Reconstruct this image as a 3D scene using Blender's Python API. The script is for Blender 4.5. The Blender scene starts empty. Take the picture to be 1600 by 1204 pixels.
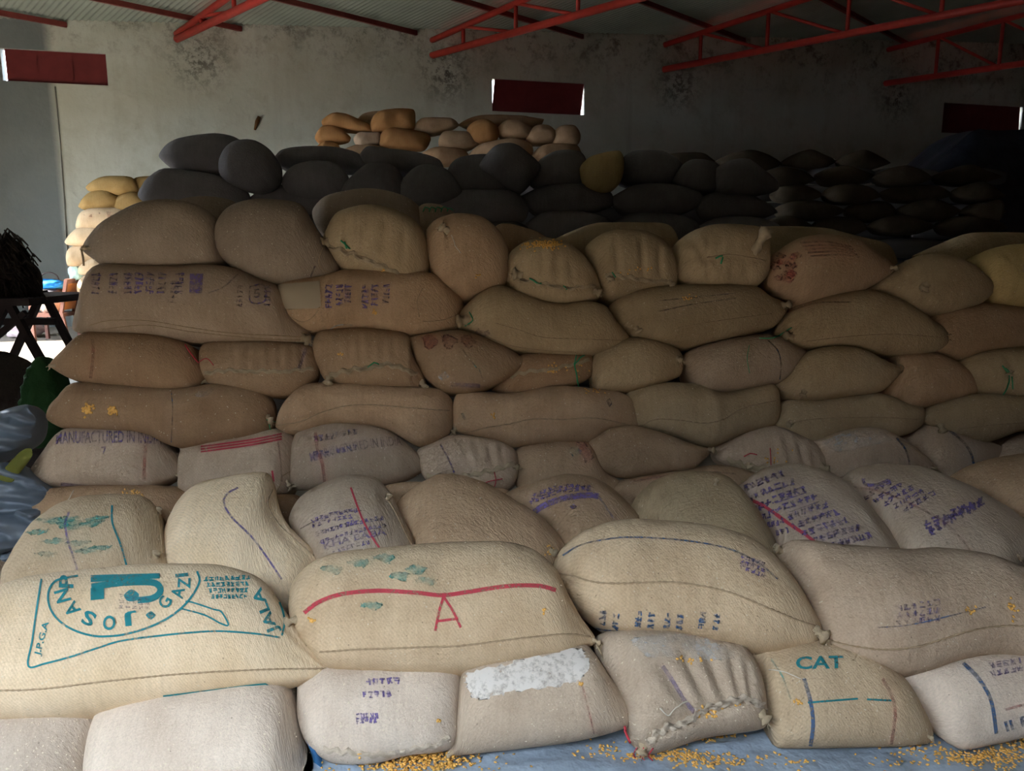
import bpy, bmesh, math, random
import numpy as np
from mathutils import Vector, Matrix, noise
from mathutils.bvhtree import BVHTree

SC = bpy.context.scene
COL = SC.collection
RND = random.Random(7)

# ------------------------------------------------------------------ camera
EYE = 1.5
PITCH = math.radians(10)
F = 1200.0
cam_d = bpy.data.cameras.new('camera'); cam = bpy.data.objects.new('camera', cam_d); COL.objects.link(cam)
cam.location = (0, 0, EYE); cam.rotation_euler = (math.pi / 2 - PITCH, 0, 0)
cam_d.sensor_width = 36; cam_d.lens = F / 1600 * 36; cam_d.clip_end = 200; cam_d.clip_start = 0.02
SC.camera = cam

# ------------------------------------------------------------------ world, sun, exposure
SC.view_settings.view_transform = 'Standard'; SC.view_settings.look = 'None'
SC.view_settings.gamma = 1; SC.view_settings.use_curve_mapping = False
SC.view_settings.exposure = 3.8
SC.cycles.use_denoising = True
SC.cycles.max_bounces = 6; SC.cycles.diffuse_bounces = 5; SC.cycles.glossy_bounces = 2
SC.cycles.use_adaptive_sampling = True; SC.cycles.adaptive_threshold = .04; SC.cycles.adaptive_min_samples = 12
W = bpy.data.worlds.new('sky'); SC.world = W; W.use_nodes = True
bg = W.node_tree.nodes['Background']; bg.inputs[0].default_value = (0.80, 0.90, 1.0, 1); bg.inputs[1].default_value = 1.0
sun_d = bpy.data.lights.new('sun', 'SUN'); sun_d.energy = 4.0; sun_d.angle = math.radians(0.6); sun_d.color = (1, 0.93, 0.82)
sun = bpy.data.objects.new('sun', sun_d); COL.objects.link(sun)
sun.rotation_euler = Vector((0.74, 0.19, -0.62)).to_track_quat('-Z', 'Y').to_euler()
LEFT_X, RIGHT_X, FRONT_Y = -10.6, 13.5, -0.40
DOOR_F = (-5.0, 0.40, 2.76)            # front door: x0, x1, head height
DOOR_L = (6.4, 12.1, 3.9)            # side door: y0, y1, head height
def portal(name, loc, direction, sx, sy):
    d = bpy.data.lights.new(name, 'AREA'); d.shape = 'RECTANGLE'; d.size = sx; d.size_y = sy; d.cycles.is_portal = True
    o = bpy.data.objects.new(name, d); COL.objects.link(o); o.location = loc
    o.rotation_euler = Vector(direction).to_track_quat('-Z', 'Z').to_euler()
portal('front_door_daylight', ((DOOR_F[0] + DOOR_F[1]) / 2, FRONT_Y - .02, DOOR_F[2] / 2), (0, 1, 0), DOOR_F[1] - DOOR_F[0], DOOR_F[2])
portal('side_door_daylight', (LEFT_X + .02, (DOOR_L[0] + DOOR_L[1]) / 2, DOOR_L[2] / 2), (1, 0, 0), DOOR_L[1] - DOOR_L[0], DOOR_L[2])

# ------------------------------------------------------------------ pixel <-> space helpers
CAM = Vector((0, 0, EYE)); CF = Vector((0, math.cos(PITCH), -math.sin(PITCH))); CU = Vector((0, math.sin(PITCH), math.cos(PITCH)))
def ray(x, y):
    return Vector(((x - 800) / F, 0, 0)) + CF + CU * ((602 - y) / F)
def to_px(p):
    r = p - CAM; c = r.dot(CF)
    return 800 + F * r.x / c, 602 - F * r.dot(CU) / c
def on_z(x, y, z):
    d = ray(x, y); return CAM + d * ((z - EYE) / d.z)
def on_y(x, y, Y):
    d = ray(x, y); return CAM + d * (Y / d.y)
class Plane:                              # Y = y0 + yaw*X + k*(Z - z0)
    def __init__(s, y0, z0, k, yaw):
        s.y0, s.z0, s.k, s.yaw = y0, z0, k, yaw
        s.n = Vector((yaw, -1, k)).normalized()
        s.U = Vector((1, yaw, 0)).normalized(); s.V = s.n.cross(s.U)
        if s.V.z < 0: s.V = -s.V
    def shift(s, dy): return Plane(s.y0 + dy, s.z0, s.k, s.yaw)
    def hit(s, x, y):
        d = ray(x, y)
        return CAM + d * ((s.y0 + s.k * (EYE - s.z0)) / (d.y - s.yaw * d.x - s.k * d.z))

# ------------------------------------------------------------------ object helpers
def tag(o, label=None, cat=None, group=None, kind=None):
    if label: o['label'] = label
    if cat: o['category'] = cat
    if group: o['group'] = group
    if kind: o['kind'] = kind
    return o
def empty(name, loc):
    o = bpy.data.objects.new(name, None); COL.objects.link(o); o.location = loc; o.empty_display_size = .05
    return o
def mesh_obj(name, verts, faces, mat, parent=None, smooth=True, uvs=None):
    off = parent.location if parent else Vector((0, 0, 0))
    if parent and parent.parent: off = off + parent.parent.location
    me = bpy.data.meshes.new(name)
    me.from_pydata([tuple(Vector(v) - off) for v in verts], [], faces)
    if smooth: me.shade_smooth()
    if uvs is not None:
        lay = me.uv_layers.new(name='UVMap')
        for lp in me.loops: lay.data[lp.index].uv = uvs[lp.vertex_index]
    me.materials.append(mat)
    o = bpy.data.objects.new(name, me); COL.objects.link(o)
    if parent: o.parent = parent
    return o
class MB:
    def __init__(s): s.v = []; s.f = []
    def add(s, vs, fs):
        b = len(s.v); s.v += [Vector(v) for v in vs]; s.f += [tuple(b + i for i in f) for f in fs]
    def box(s, c, size, ax=None):
        ax = ax or (Vector((1, 0, 0)), Vector((0, 1, 0)), Vector((0, 0, 1))); c = Vector(c)
        vs = [c + ax[0] * (sx * size[0] / 2) + ax[1] * (sy * size[1] / 2) + ax[2] * (sz * size[2] / 2)
              for sx in (-1, 1) for sy in (-1, 1) for sz in (-1, 1)]
        s.add(vs, [(0, 1, 3, 2), (4, 6, 7, 5), (0, 4, 5, 1), (2, 3, 7, 6), (0, 2, 6, 4), (1, 5, 7, 3)])
    def tube(s, pts, r, n=8, cap=True):
        pts = [Vector(p) for p in pts]; rings = []
        up = Vector((0.13, 0.21, 0.97))
        for i, p in enumerate(pts):
            t = (pts[min(i + 1, len(pts) - 1)] - pts[max(i - 1, 0)]).normalized()
            a = t.cross(up)
            a = a.normalized() if a.length > 1e-4 else Vector((1, 0, 0))
            b = t.cross(a); rr = r[i] if isinstance(r, (list, tuple)) else r
            rings.append([p + (a * math.cos(2 * math.pi * k / n) + b * math.sin(2 * math.pi * k / n)) * rr for k in range(n)])
        vs = [v for R in rings for v in R]; fs = []
        for i in range(len(pts) - 1):
            for k in range(n):
                fs.append((i * n + k, i * n + (k + 1) % n, (i + 1) * n + (k + 1) % n, (i + 1) * n + k))
        if cap: fs += [tuple(range(n))[::-1], tuple((len(pts) - 1) * n + k for k in range(n))]
        s.add(vs, fs)
    def build(s, name, mat, parent=None, smooth=True):
        return mesh_obj(name, s.v, s.f, mat, parent, smooth)
def bar(a, b, w, h):                     # a straight square bar
    m = MB(); a, b = Vector(a), Vector(b); t = (b - a).normalized()
    s = t.cross(Vector((0, 0, 1)))
    s = s.normalized() if s.length > 1e-3 else Vector((1, 0, 0))
    m.box((a + b) / 2, ((b - a).length, w, h), (t, s, t.cross(s))); return m

# ------------------------------------------------------------------ materials
class NT:
    def __init__(s, name):
        s.m = bpy.data.materials.new(name); s.m.use_nodes = True; s.t = s.m.node_tree
        s.b = s.t.nodes['Principled BSDF']; s.b.inputs['Specular IOR Level'].default_value = .2
    def n(s, typ, **kw):
        nd = s.t.nodes.new(typ)
        for k, v in kw.items():
            if k in nd.inputs.keys(): s.set(nd.inputs[k], v)
            else: setattr(nd, k, v)
        return nd
    def set(s, sock, v):
        if isinstance(v, bpy.types.NodeSocket): s.t.links.new(v, sock)
        else: sock.default_value = v
    def math(s, op, a, b=0.0, clamp=False):
        nd = s.t.nodes.new('ShaderNodeMath'); nd.operation = op; nd.use_clamp = clamp
        s.set(nd.inputs[0], a); s.set(nd.inputs[1], b); return nd.outputs[0]
    def mix(s, f, a, b, mode='MIX'):
        nd = s.t.nodes.new('ShaderNodeMix'); nd.data_type = 'RGBA'; nd.blend_type = mode
        s.set(nd.inputs[0], f); s.set(nd.inputs[6], c4(a)); s.set(nd.inputs[7], c4(b)); return nd.outputs[2]
    def noise(s, vec, scale, detail=3, rough=.55):
        nd = s.n('ShaderNodeTexNoise', Scale=scale, Detail=detail, Roughness=rough)
        if vec is not None: s.set(nd.inputs['Vector'], vec)
        return nd.outputs['Fac']
    def ramp(s, f, lo, hi):
        nd = s.t.nodes.new('ShaderNodeMapRange'); s.set(nd.inputs[0], f); s.set(nd.inputs[1], lo); s.set(nd.inputs[2], hi)
        return nd.outputs[0]
    def bump(s, h, dist, strength=1.0):
        nd = s.n('ShaderNodeBump', Strength=strength, Distance=dist); s.set(nd.inputs['Height'], h)
        s.set(s.b.inputs['Normal'], nd.outputs[0])
def c4(c):
    return c if isinstance(c, bpy.types.NodeSocket) or len(c) == 4 else (*c, 1)
def plain(name, col, rough=.8, var=.25, scale=8.0, bump=.0, spec=.2, metal=0):
    t = NT(name); co = t.n('ShaderNodeTexCoord').outputs['Object']
    f = t.noise(co, scale, 5)
    t.set(t.b.inputs['Base Color'], t.mix(f, tuple(c * (1 - var) for c in col), tuple(min(1, c * (1 + var)) for c in col)))
    t.b.inputs['Roughness'].default_value = rough; t.b.inputs['Specular IOR Level'].default_value = spec
    t.b.inputs['Metallic'].default_value = metal
    if bump: t.bump(t.noise(co, scale * 6, 4), bump)
    return t.m
def jute(name, col, col2, twill=.22, speck=.13, blot=5.0):
    t = NT(name)
    uv = t.n('ShaderNodeUVMap').outputs[0]; oi = t.n('ShaderNodeObjectInfo').outputs['Random']
    off = t.n('ShaderNodeVectorMath', operation='ADD'); t.set(off.inputs[0], uv)
    cmb = t.n('ShaderNodeCombineXYZ'); t.set(cmb.inputs[0], t.math('MULTIPLY', oi, 37)); t.set(cmb.inputs[1], t.math('MULTIPLY', oi, 91)); t.set(off.inputs[1], cmb.outputs[0])
    v = off.outputs[0]
    base = t.mix(t.ramp(t.noise(v, blot, 3, .6), .3, .72), col, col2)
    mp = t.n('ShaderNodeMapping'); t.set(mp.inputs[0], v); mp.inputs['Rotation'].default_value = (0, 0, .62)
    wv = t.n('ShaderNodeTexWave', Scale=40.0, Distortion=1.6, Detail=1.0); t.set(wv.inputs[0], mp.outputs[0]); wv.inputs['Detail Scale'].default_value = 3
    fine = t.noise(v, 150, 2, .7)
    streak = t.n('ShaderNodeMapping'); t.set(streak.inputs[0], v); streak.inputs['Scale'].default_value = (60, 5, 1)
    st = t.noise(streak.outputs[0], 1.0, 2)
    shade = t.math('ADD', t.math('MULTIPLY', wv.outputs['Fac'], twill), t.math('MULTIPLY', fine, .45))
    shade = t.math('ADD', shade, t.math('MULTIPLY', st, .25))
    shade = t.math('ADD', shade, 1 - twill * .5 - .225 - .125)
    shade = t.math('MULTIPLY', shade, t.math('ADD', t.math('MULTIPLY', oi, .34), .83))
    base = t.mix(1.0, base, shade, 'MULTIPLY')
    vo = t.n('ShaderNodeTexVoronoi', Scale=42.0); t.set(vo.inputs['Vector'], v)
    sp = t.math('MULTIPLY', t.math('LESS_THAN', vo.outputs['Distance'], .13), t.math('LESS_THAN', t.n('ShaderNodeSeparateColor').outputs[0] if False else t.noise(v, 14, 2), .46))
    base = t.mix(t.math('MULTIPLY', sp, speck * 3.2), base, (.62, .55, .42))
    vo2 = t.n('ShaderNodeTexVoronoi', Scale=23.0); t.set(vo2.inputs['Vector'], v)
    sp2 = t.math('LESS_THAN', vo2.outputs['Distance'], .05)
    base = t.mix(t.math('MULTIPLY', sp2, .55), base, (.08, .06, .045))
    t.set(t.b.inputs['Base Color'], base); t.b.inputs['Roughness'].default_value = .95; t.b.inputs['Specular IOR Level'].default_value = .08
    h = t.math('ADD', t.math('MULTIPLY', wv.outputs['Fac'], twill * .8), t.math('MULTIPLY', t.noise(v, 60, 3, .7), 1.6))
    t.bump(h, .0035)
    return t.m
def ink(name, col, wear=.5, scale=60, alpha=.9):
    t = NT(name); co = t.n('ShaderNodeTexCoord').outputs['Object']
    f = t.math('ADD', t.math('MULTIPLY', t.noise(co, scale, 4, .7), .6), t.math('MULTIPLY', t.noise(co, 9, 2), .4))
    a = t.math('MULTIPLY', t.ramp(f, wear - .12, wear + .1), alpha)
    t.set(t.b.inputs['Base Color'], c4(col)); t.set(t.b.inputs['Alpha'], a)
    t.b.inputs['Roughness'].default_value = .95; t.b.inputs['Specular IOR Level'].default_value = .05
    return t.m
J = {
 'cream': jute('jute_cream', (.63, .485, .315), (.74, .60, .43), .10, .2),
 'tan': jute('jute_tan', (.45, .335, .215), (.58, .455, .31), .085, .2),
 'dusty': jute('jute_dusty', (.50, .41, .33), (.63, .54, .45), .02, .28),
 'dustytan': jute('jute_dusty_tan', (.45, .35, .26), (.57, .465, .36), .03, .28),
 'grey': jute('jute_grey', (.38, .285, .205), (.48, .375, .28), .05, .2),
 'brown': jute('jute_brown', (.35, .235, .145), (.46, .325, .21), .04, .18),
 'deep': jute('jute_deep_brown', (.31, .195, .115), (.42, .28, .17), .04, .18),
 'olive': jute('jute_olive', (.36, .27, .165), (.46, .36, .23), .04, .18),
 'yellow': jute('jute_yellow', (.29, .19, .075), (.37, .25, .105), .04),
 'straw': jute('jute_straw', (.38, .285, .13), (.46, .355, .17), .05),
 'shade_brown': jute('jute_shade_brown', (.085, .068, .048), (.13, .105, .075), .03, .03),  # the far right stack's shade is put into this brown
 'umber': jute('jute_umber', (.275, .215, .16), (.35, .28, .215), .05, .18),
 'dark': jute('jute_shade_grey', (.145, .14, .142), (.20, .19, .195), .03, .05),  # shade of the second stack painted into its jute colour
 'orange': jute('jute_lit_orange', (.35, .18, .075), (.43, .24, .105), .03, .05),  # warm bounced light on the tall stack, put into the colour
}
ROPE = plain('jute_thread', (.36, .27, .175), .95, .3, 60)
FRAY_PALE = plain('pale_frayed_jute', (.50, .42, .33), .95, .35, 60, .002)
FRAY = plain('frayed_jute', (.40, .32, .215), .95, .35, 60, .002)
WHITE_STRING = plain('pale_string', (.62, .57, .48), .9, .15, 30)
GREEN_STRING = plain('green_plastic_string', (.03, .30, .13), .45, .2, 30, spec=.4)
RED_STRING = plain('red_string', (.50, .05, .07), .7, .2, 30)
TEAL = ink('teal_ink', (.02, .205, .24), .39, 110, .92)
TEAL_FAINT = ink('faint_teal_ink', (.09, .40, .36), .53, 34, .6)
BLUE = ink('blue_ink', (.06, .125, .25), .46, 70, .75)
PURPLE = ink('purple_ink', (.17, .125, .33), .46, 70, .72)
PURPLE_FAINT = ink('faint_purple_ink', (.21, .165, .30), .49, 50, .55)
RED = ink('red_ink', (.50, .055, .085), .40, 120, .85)
RED_FAINT = ink('faint_red_ink', (.48, .13, .11), .48, 55, .5)
DUST = ink('white_flour_dust', (.74, .71, .67), .43, 55, .82)
DUST_FAINT = ink('pale_dust', (.72, .72, .70), .53, 22, .5)
MAIZE = plain('maize_kernel', (.76, .42, .10), .45, .35, 25, spec=.4)
PATCH = jute('jute_patch', (.40, .33, .24), (.48, .41, .31), .1)

# ------------------------------------------------------------------ the building
H = 4.03
TR_PX = [(278, 60), (670, 88), (1040, 108), (1385, 130)]
TR = [on_z(x, y, EYE + H) for x, y in TR_PX]
a_ = np.polyfit([p.x for p in TR], [p.y for p in TR], 1)
WANG = math.atan(a_[0]); WD = Vector((math.cos(WANG), math.sin(WANG), 0)); WN = Vector((math.sin(WANG), -math.cos(WANG), 0))
WO = Vector((0, a_[1], 0))
def on_wall(x, y, off=0.0):
    d = ray(x, y); return CAM + d * ((WO + WN * off - CAM).dot(WN) / d.dot(WN))
def wall_s(x, y): return (on_wall(x, y) - WO).dot(WD)
DD = Vector((-1, 1, 0)).normalized(); EE = Vector((1, 1, 0)).normalized()   # truss run, purlin run
RP = on_wall(655, 54); RSL = .084
def roof_z(p): return RP.z + RSL * (Vector((p[0], p[1], 0)) - Vector((RP.x, RP.y, 0))).dot(-DD)

def plaster():
    t = NT('stained_plaster'); co = t.n('ShaderNodeTexCoord').outputs['Object']
    b = t.mix(t.ramp(t.noise(co, .55, 6, .6), .3, .7), (.51, .53, .455), (.63, .67, .615))
    b = t.mix(t.math('MULTIPLY', t.ramp(t.noise(co, 1.3, 7, .65), .5, .75), .55), b, (.33, .33, .24))
    b = t.mix(t.math('MULTIPLY', t.ramp(t.noise(co, 4.5, 8, .75), .62, .78), .5), b, (.20, .19, .16))
    st = t.n('ShaderNodeMapping'); t.set(st.inputs[0], co); st.inputs['Scale'].default_value = (3, 3, .25)
    b = t.mix(t.math('MULTIPLY', t.ramp(t.noise(st.outputs[0], 1.2, 4), .55, .8), .3), b, (.28, .27, .22))
    nz = t.ramp(t.noise(co, 7, 8, .8), .47, .56)
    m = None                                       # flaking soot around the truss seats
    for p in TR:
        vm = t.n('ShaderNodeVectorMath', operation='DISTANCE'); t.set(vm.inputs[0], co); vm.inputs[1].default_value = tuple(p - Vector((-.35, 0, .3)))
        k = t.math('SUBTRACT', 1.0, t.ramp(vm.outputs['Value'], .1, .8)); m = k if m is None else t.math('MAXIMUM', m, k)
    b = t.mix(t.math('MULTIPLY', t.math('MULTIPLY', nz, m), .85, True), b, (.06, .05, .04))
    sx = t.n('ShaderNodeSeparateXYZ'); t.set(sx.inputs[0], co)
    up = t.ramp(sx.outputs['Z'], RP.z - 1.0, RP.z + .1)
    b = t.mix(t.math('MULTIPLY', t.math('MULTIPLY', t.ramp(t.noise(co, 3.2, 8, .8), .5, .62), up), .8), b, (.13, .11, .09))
    jx = on_wall(96, 250).x                         # darker grey-blue plaster left of the joint
    b = t.mix(t.math('SUBTRACT', 1.0, t.ramp(sx.outputs['X'], jx - .12, jx + .05)), b, t.mix(t.noise(co, 1.5, 4), (.15, .175, .18), (.22, .245, .24)))
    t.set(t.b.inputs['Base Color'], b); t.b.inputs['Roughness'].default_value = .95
    t.bump(t.noise(co, 9, 6), .02, .5); return t.m
PLASTER = plaster()
def concrete():
    t = NT('dusty_concrete'); co = t.n('ShaderNodeTexCoord').outputs['Object']
    b = t.mix(t.noise(co, 1.1, 7, .65), (.20, .175, .15), (.31, .28, .24))
    b = t.mix(t.math('MULTIPLY', t.ramp(t.noise(co, 14, 6, .7), .52, .7), .6), b, (.15, .13, .105))
    t.set(t.b.inputs['Base Color'], b); t.b.inputs['Roughness'].default_value = .9
    t.bump(t.noise(co, 20, 6), .01, .6); return t.m
CONCRETE = concrete()
BRICK = plain('low_bounce_brick', (.13, .08, .06), .95, .3, 3)  # for the unseen walls, kept dark to cut bounced light
EARTH = plain('outdoor_earth', (.07, .055, .042), .95, .25, 1.5)
MAROON = plain('maroon_paint', (.16, .028, .03), .6, .3, 5)
REDPIPE = plain('red_oxide_paint', (.44, .045, .035), .5, .35, 6, spec=.35)
DARKRED = plain('dark_red_purlin', (.20, .045, .04), .6, .3, 6)
SHEET = plain('weathered_roof_sheet', (.32, .37, .33), .6, .35, 1.2, spec=.3)
FRAMEGREY = plain('grey_frame_paint', (.40, .38, .36), .6, .2, 8)

def slab(name, quads, mat):
    v, f = [], []
    for q in quads:
        f.append(tuple(range(len(v), len(v) + len(q)))); v += q
    o = mesh_obj(name, v, f, mat, None, False); return tag(o, kind='structure')
fl = slab('floor', [[(LEFT_X - .2, FRONT_Y - .2, 0), (RIGHT_X, FRONT_Y - .2, 0), (RIGHT_X, 22, 0), (LEFT_X - .2, 22, 0)]], CONCRETE)
gr = slab('ground', [[(-40, -40, -.03), (40, -40, -.03), (40, 40, -.03), (-40, 40, -.03)]], EARTH)

slab('sky_block_wall', [[(-16, -6.2, -.03), (14, -6.2, -.03), (14, -6.2, 5.2), (-16, -6.2, 5.2)], [(14, -6.2, -.03), (14, -9, -.03), (14, -9, 5.2), (14, -6.2, 5.2)],
     [(-16, -6.2, -.03), (-16, -9, -.03), (-16, -9, 5.2), (-16, -6.2, 5.2)], [(-16, -6.2, 5.2), (14, -6.2, 5.2), (14, -9, 5.2), (-16, -9, 5.2)]], plain('sky_block_dark', (.065, .06, .045), .95))  # added unseen dark wall, blocks low sky and bounce from upper sacks
# back wall with three window openings
WIN = []
for (x0, y0, x1, y1) in ((1, 79, 167, 130), (769, 126, 914, 177), (1473, 163, 1598, 210)):
    sa, sb = wall_s(x0, (y0 + y1) / 2), wall_s(x1, (y0 + y1) / 2); xm = (x0 + x1) / 2
    WIN.append((sa, sb, on_wall(xm, y1).z, on_wall(xm, y0).z))
def wp(s, z, off=0.0): return WO + WD * s + WN * off + Vector((0, 0, z))
s_l = (LEFT_X - WO.x) / WD.x; s_r = (RIGHT_X - WO.x) / WD.x
v, f = [], []
def wquad(sa, sb, za, zb, off):
    ztop = [zb if zb is not None else roof_z(wp(s, 0)) + .125 for s in (sa, sb)]
    b = len(v); v.extend([wp(sa, za, off), wp(sb, za, off), wp(sb, ztop[1], off), wp(sa, ztop[0], off)]); f.append((b, b + 1, b + 2, b + 3))
cuts = [s_l] + [c for w in WIN for c in w[:2]] + [s_r]
for off in (0, -.22):
    for i in range(len(cuts) - 1):
        if i % 2 == 0: wquad(cuts[i], cuts[i + 1], 0, None, off)
        else:
            w = WIN[i // 2]; wquad(w[0], w[1], 0, w[2], off); wquad(w[0], w[1], w[3], None, off)
for (sa, sb, za, zb) in WIN:
    for (a, b_) in (((sa, za), (sa, zb)), ((sb, zb), (sb, za)), ((sa, zb), (sb, zb)), ((sb, za), (sa, za))):
        b = len(v); v.extend([wp(*a), wp(*b_), wp(*b_, -.22), wp(*a, -.22)]); f.append((b, b + 1, b + 2, b + 3))
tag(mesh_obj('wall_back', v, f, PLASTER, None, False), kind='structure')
for i, (sa, sb, za, zb) in enumerate(WIN):
    w = empty('window_%d' % (i + 1), wp((sa + sb) / 2, za, -.1)); tag(w, 'long low ventilation window with a maroon shutter, ' + ('lit wall above yellow sacks', 'white daylight slits at both ends', 'beside dark blue tarpaulin')[i], 'window', kind='structure')
    m = MB()
    for (a, b_) in (((sa, zb), (sb, zb)), ((sa, za), (sb, za)), ((sa, za), (sa, zb)), ((sb, za), (sb, zb))):
        p, q = wp(*a, -.03), wp(*b_, -.03); t_ = bar(p, q, .02, .02); m.add(t_.v, t_.f)
    m.build('window_frame', FRAMEGREY, w, False)
    g0, g1 = ((.07, .0), (.042, .036), (.0, .03))[i]
    m = MB(); zc = (za + zb) / 2; shr = (.0, .035, -.02)[i]
    fr = [wp(sa + g0 - shr, za - .005), wp(sb - g1 - shr, za - .005), wp(sb - g1 + shr, zb + .005), wp(sa + g0 + shr, zb + .005)]
    vs_ = [p_ - WN * .07 for p_ in fr] + [p_ - WN * .10 for p_ in fr]
    m.add(vs_, [(0, 1, 2, 3), (7, 6, 5, 4), (0, 4, 5, 1), (1, 5, 6, 2), (2, 6, 7, 3), (3, 7, 4, 0)])
    sh = m.build('shutter', MAROON, w, False)
    m = MB()
    for k in range(1, 3):
        m.box(wp(sa + (sb - sa) * k / 3, zc, -.08), (.03, .02, zb - za - .12), (WD, WN, Vector((0, 0, 1))))
    m.build('batten', MAROON, sh, False)
# side, right and front walls, roof
def yz_wall(name, x, y0, y1, hole=None):
    q = []
    def col(a, b, z0, z1=None):
        q.append([(x, a, z0), (x, b, z0), (x, b, z1 if z1 else roof_z((x, b)) + .12), (x, a, z1 if z1 else roof_z((x, a)) + .12)])
    if hole: col(y0, hole[0], 0); col(hole[1], y1, 0); col(hole[0], hole[1], hole[2])
    else: col(y0, y1, 0)
    slab(name, q, BRICK)
yb_l = wp(s_l, 0).y; yb_r = wp(s_r, 0).y
yz_wall('wall_left', LEFT_X, FRONT_Y, yb_l, DOOR_L)
yz_wall('wall_right', RIGHT_X, FRONT_Y, yb_r)
q = []
for (a, b, z) in ((LEFT_X, DOOR_F[0], 0), (DOOR_F[1], RIGHT_X, 0), (DOOR_F[0], DOOR_F[1], DOOR_F[2])):
    q.append([(a, FRONT_Y, z), (b, FRONT_Y, z), (b, FRONT_Y, roof_z((b, FRONT_Y)) + .12), (a, FRONT_Y, roof_z((a, FRONT_Y)) + .12)])
slab('wall_front', q, BRICK)
v, f = [], []
n = 2200; E0, E1 = -22.0, 34.0
R2 = math.sqrt(2)
for i in range(n + 1):
    e = E0 + (E1 - E0) * i / n; dz = .018 * math.sin(i * math.pi / 2 + .7)
    lo = max(R2 * (FRONT_Y - .3) - e, e - R2 * (RIGHT_X + .3))
    hi = min(e - R2 * (LEFT_X - .3), ((WO.dot(WN) - .4) - e * EE.dot(WN)) / DD.dot(WN))
    if hi <= lo: continue
    for d in (lo, hi):
        p = EE * e + DD * d; v.append((p.x, p.y, roof_z(p) + .12 + dz))
for i in range(len(v) // 2 - 1): f.append((2 * i, 2 * i + 1, 2 * i + 3, 2 * i + 2))
tag(mesh_obj('ceiling', v, f, SHEET), kind='structure')
# purlins
for k, (x, y) in enumerate(((-170, 22), (108, 34), (381, 46), (654, 55), (913, 65), (1165, 72), (1420, 74))):
    p = on_wall(x, y); p.z = roof_z(p) + .02
    far = min(22.0, (p.x - LEFT_X) / EE.x - .15) if k < 6 else 20.0
    if far < .5: continue
    o = bar(p - EE * .05, p - EE * far, .06, .09).build('purlin', DARKRED, None, False)
    tag(o, 'dark red steel purlin under the corrugated roof sheets', 'purlin', 'roof purlins')
# trusses
def clamp_roof(p, d=.10): return Vector((p.x, p.y, roof_z(p) - d))
for k, p0 in enumerate(TR):
    root = empty('roof_truss', p0); 
    lab = ('red steel roof truss seated on the wall right of the lit window', 'red steel roof truss seated between lit wall and slit-lit window',
           'dull red roof truss seated right of the slit-lit window', 'blackened roof truss seated next to the unlit window')[k]
    tag(root, lab, 'roof truss', 'roof trusses')
    L = 15.0; b0 = p0 + DD * .05; b1 = p0 - DD * L
    m = MB(); m.tube([b0, b1], .07, 10); m.build('bottom_chord', REDPIPE, root)
    t0, t1 = clamp_roof(b0), clamp_roof(b1)
    m = MB(); m.tube([t0, t1], .06, 10); m.build('top_chord', REDPIPE, root)
    if k == 2: nodes = [on_z(x, y, p0.z) for x, y in ((1098, 99), (1202, 79), (1327, 55), (1474, 27))]
    elif k == 1: nodes = [on_z(x, y, p0.z) for x, y in ((724, 73), (805, 50), (902, 23))]
    else: nodes = []
    ds = [(q_ - p0).dot(-DD) for q_ in nodes] or [1.1, 2.4, 3.9, 5.5]
    while ds[-1] < L - 1.5: ds.append(ds[-1] + (ds[-1] - ds[-2]))
    prev = None
    for d in ds:
        lo = p0 - DD * d; hi = clamp_roof(lo)
        m = MB(); m.tube([lo, hi], .04, 8); m.build('web_post', REDPIPE, root)
        if prev is not None:
            m = MB(); m.tube([prev, lo], .032, 8); m.build('web_diagonal', REDPIPE, root)
        prev = hi
# marks on the lit wall
p = on_wall(401, 192, .012)
m = MB(); m.tube([on_wall(405, 182, .015), on_wall(402, 190, .02), on_wall(398, 203, .015)], [.03, .045, .02], 6)
tag(m.build('rusty_wall_bracket', plain('rust', (.16, .08, .03), .9)), 'small rusty brown bracket on the lit plaster wall', 'bracket')
m = MB(); m.tube([on_wall(86, 135, .02), on_wall(93, 215, .02), on_wall(101, 330, .02), on_wall(108, 440, .02)], .012, 6)
tag(m.build('conduit_pipe', plain('grey_conduit', (.36, .36, .33), .8)), 'thin grey vertical pipe on the wall under the window', 'pipe')

# ------------------------------------------------------------------ sacks
def sharp(a, b, c):
    u, w = b - a, c - b; k = u.dot(w) / (np.linalg.norm(u) * np.linalg.norm(w) + 1e-12)
    return 1.0 if k > .35 else max(.12, .12 + .88 * (k + .5) / .85) if k > -.5 else .12
def spline_closed(P, per=14):
    P = np.array(P, float); n = len(P); out = []
    for i in range(n):
        p0, p1, p2, p3 = P[i - 1], P[i], P[(i + 1) % n], P[(i + 2) % n]
        t = np.linspace(0, 1, per, endpoint=False)[:, None]
        m1 = (p2 - p0) * .42 * sharp(p0, p1, p2); m2 = (p3 - p1) * .42 * sharp(p1, p2, p3)
        l = np.linalg.norm(p2 - p1)
        for m in (m1, m2):
            q = np.linalg.norm(m)
            if q > l: m *= l / q
        out.append((2 * t**3 - 3 * t**2 + 1) * p1 + (t**3 - 2 * t**2 + t) * m1 + (-2 * t**3 + 3 * t**2) * p2 + (t**3 - t**2) * m2)
    return np.concatenate(out)
def seg_d(px, py, pl):
    best = 1e9; bt = 0; n = len(pl) - 1
    for i in range(n):
        ax, ay = pl[i]; bx, by = pl[i + 1]; dx, dy = bx - ax, by - ay
        t = max(0, min(1, ((px - ax) * dx + (py - ay) * dy) / (dx * dx + dy * dy + 1e-9)))
        d = math.hypot(px - ax - dx * t, py - ay - dy * t)
        if d < best: best = d; bt = (i + t) / n
    return best, bt
SACK = {}
class Sack:
    pass
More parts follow.
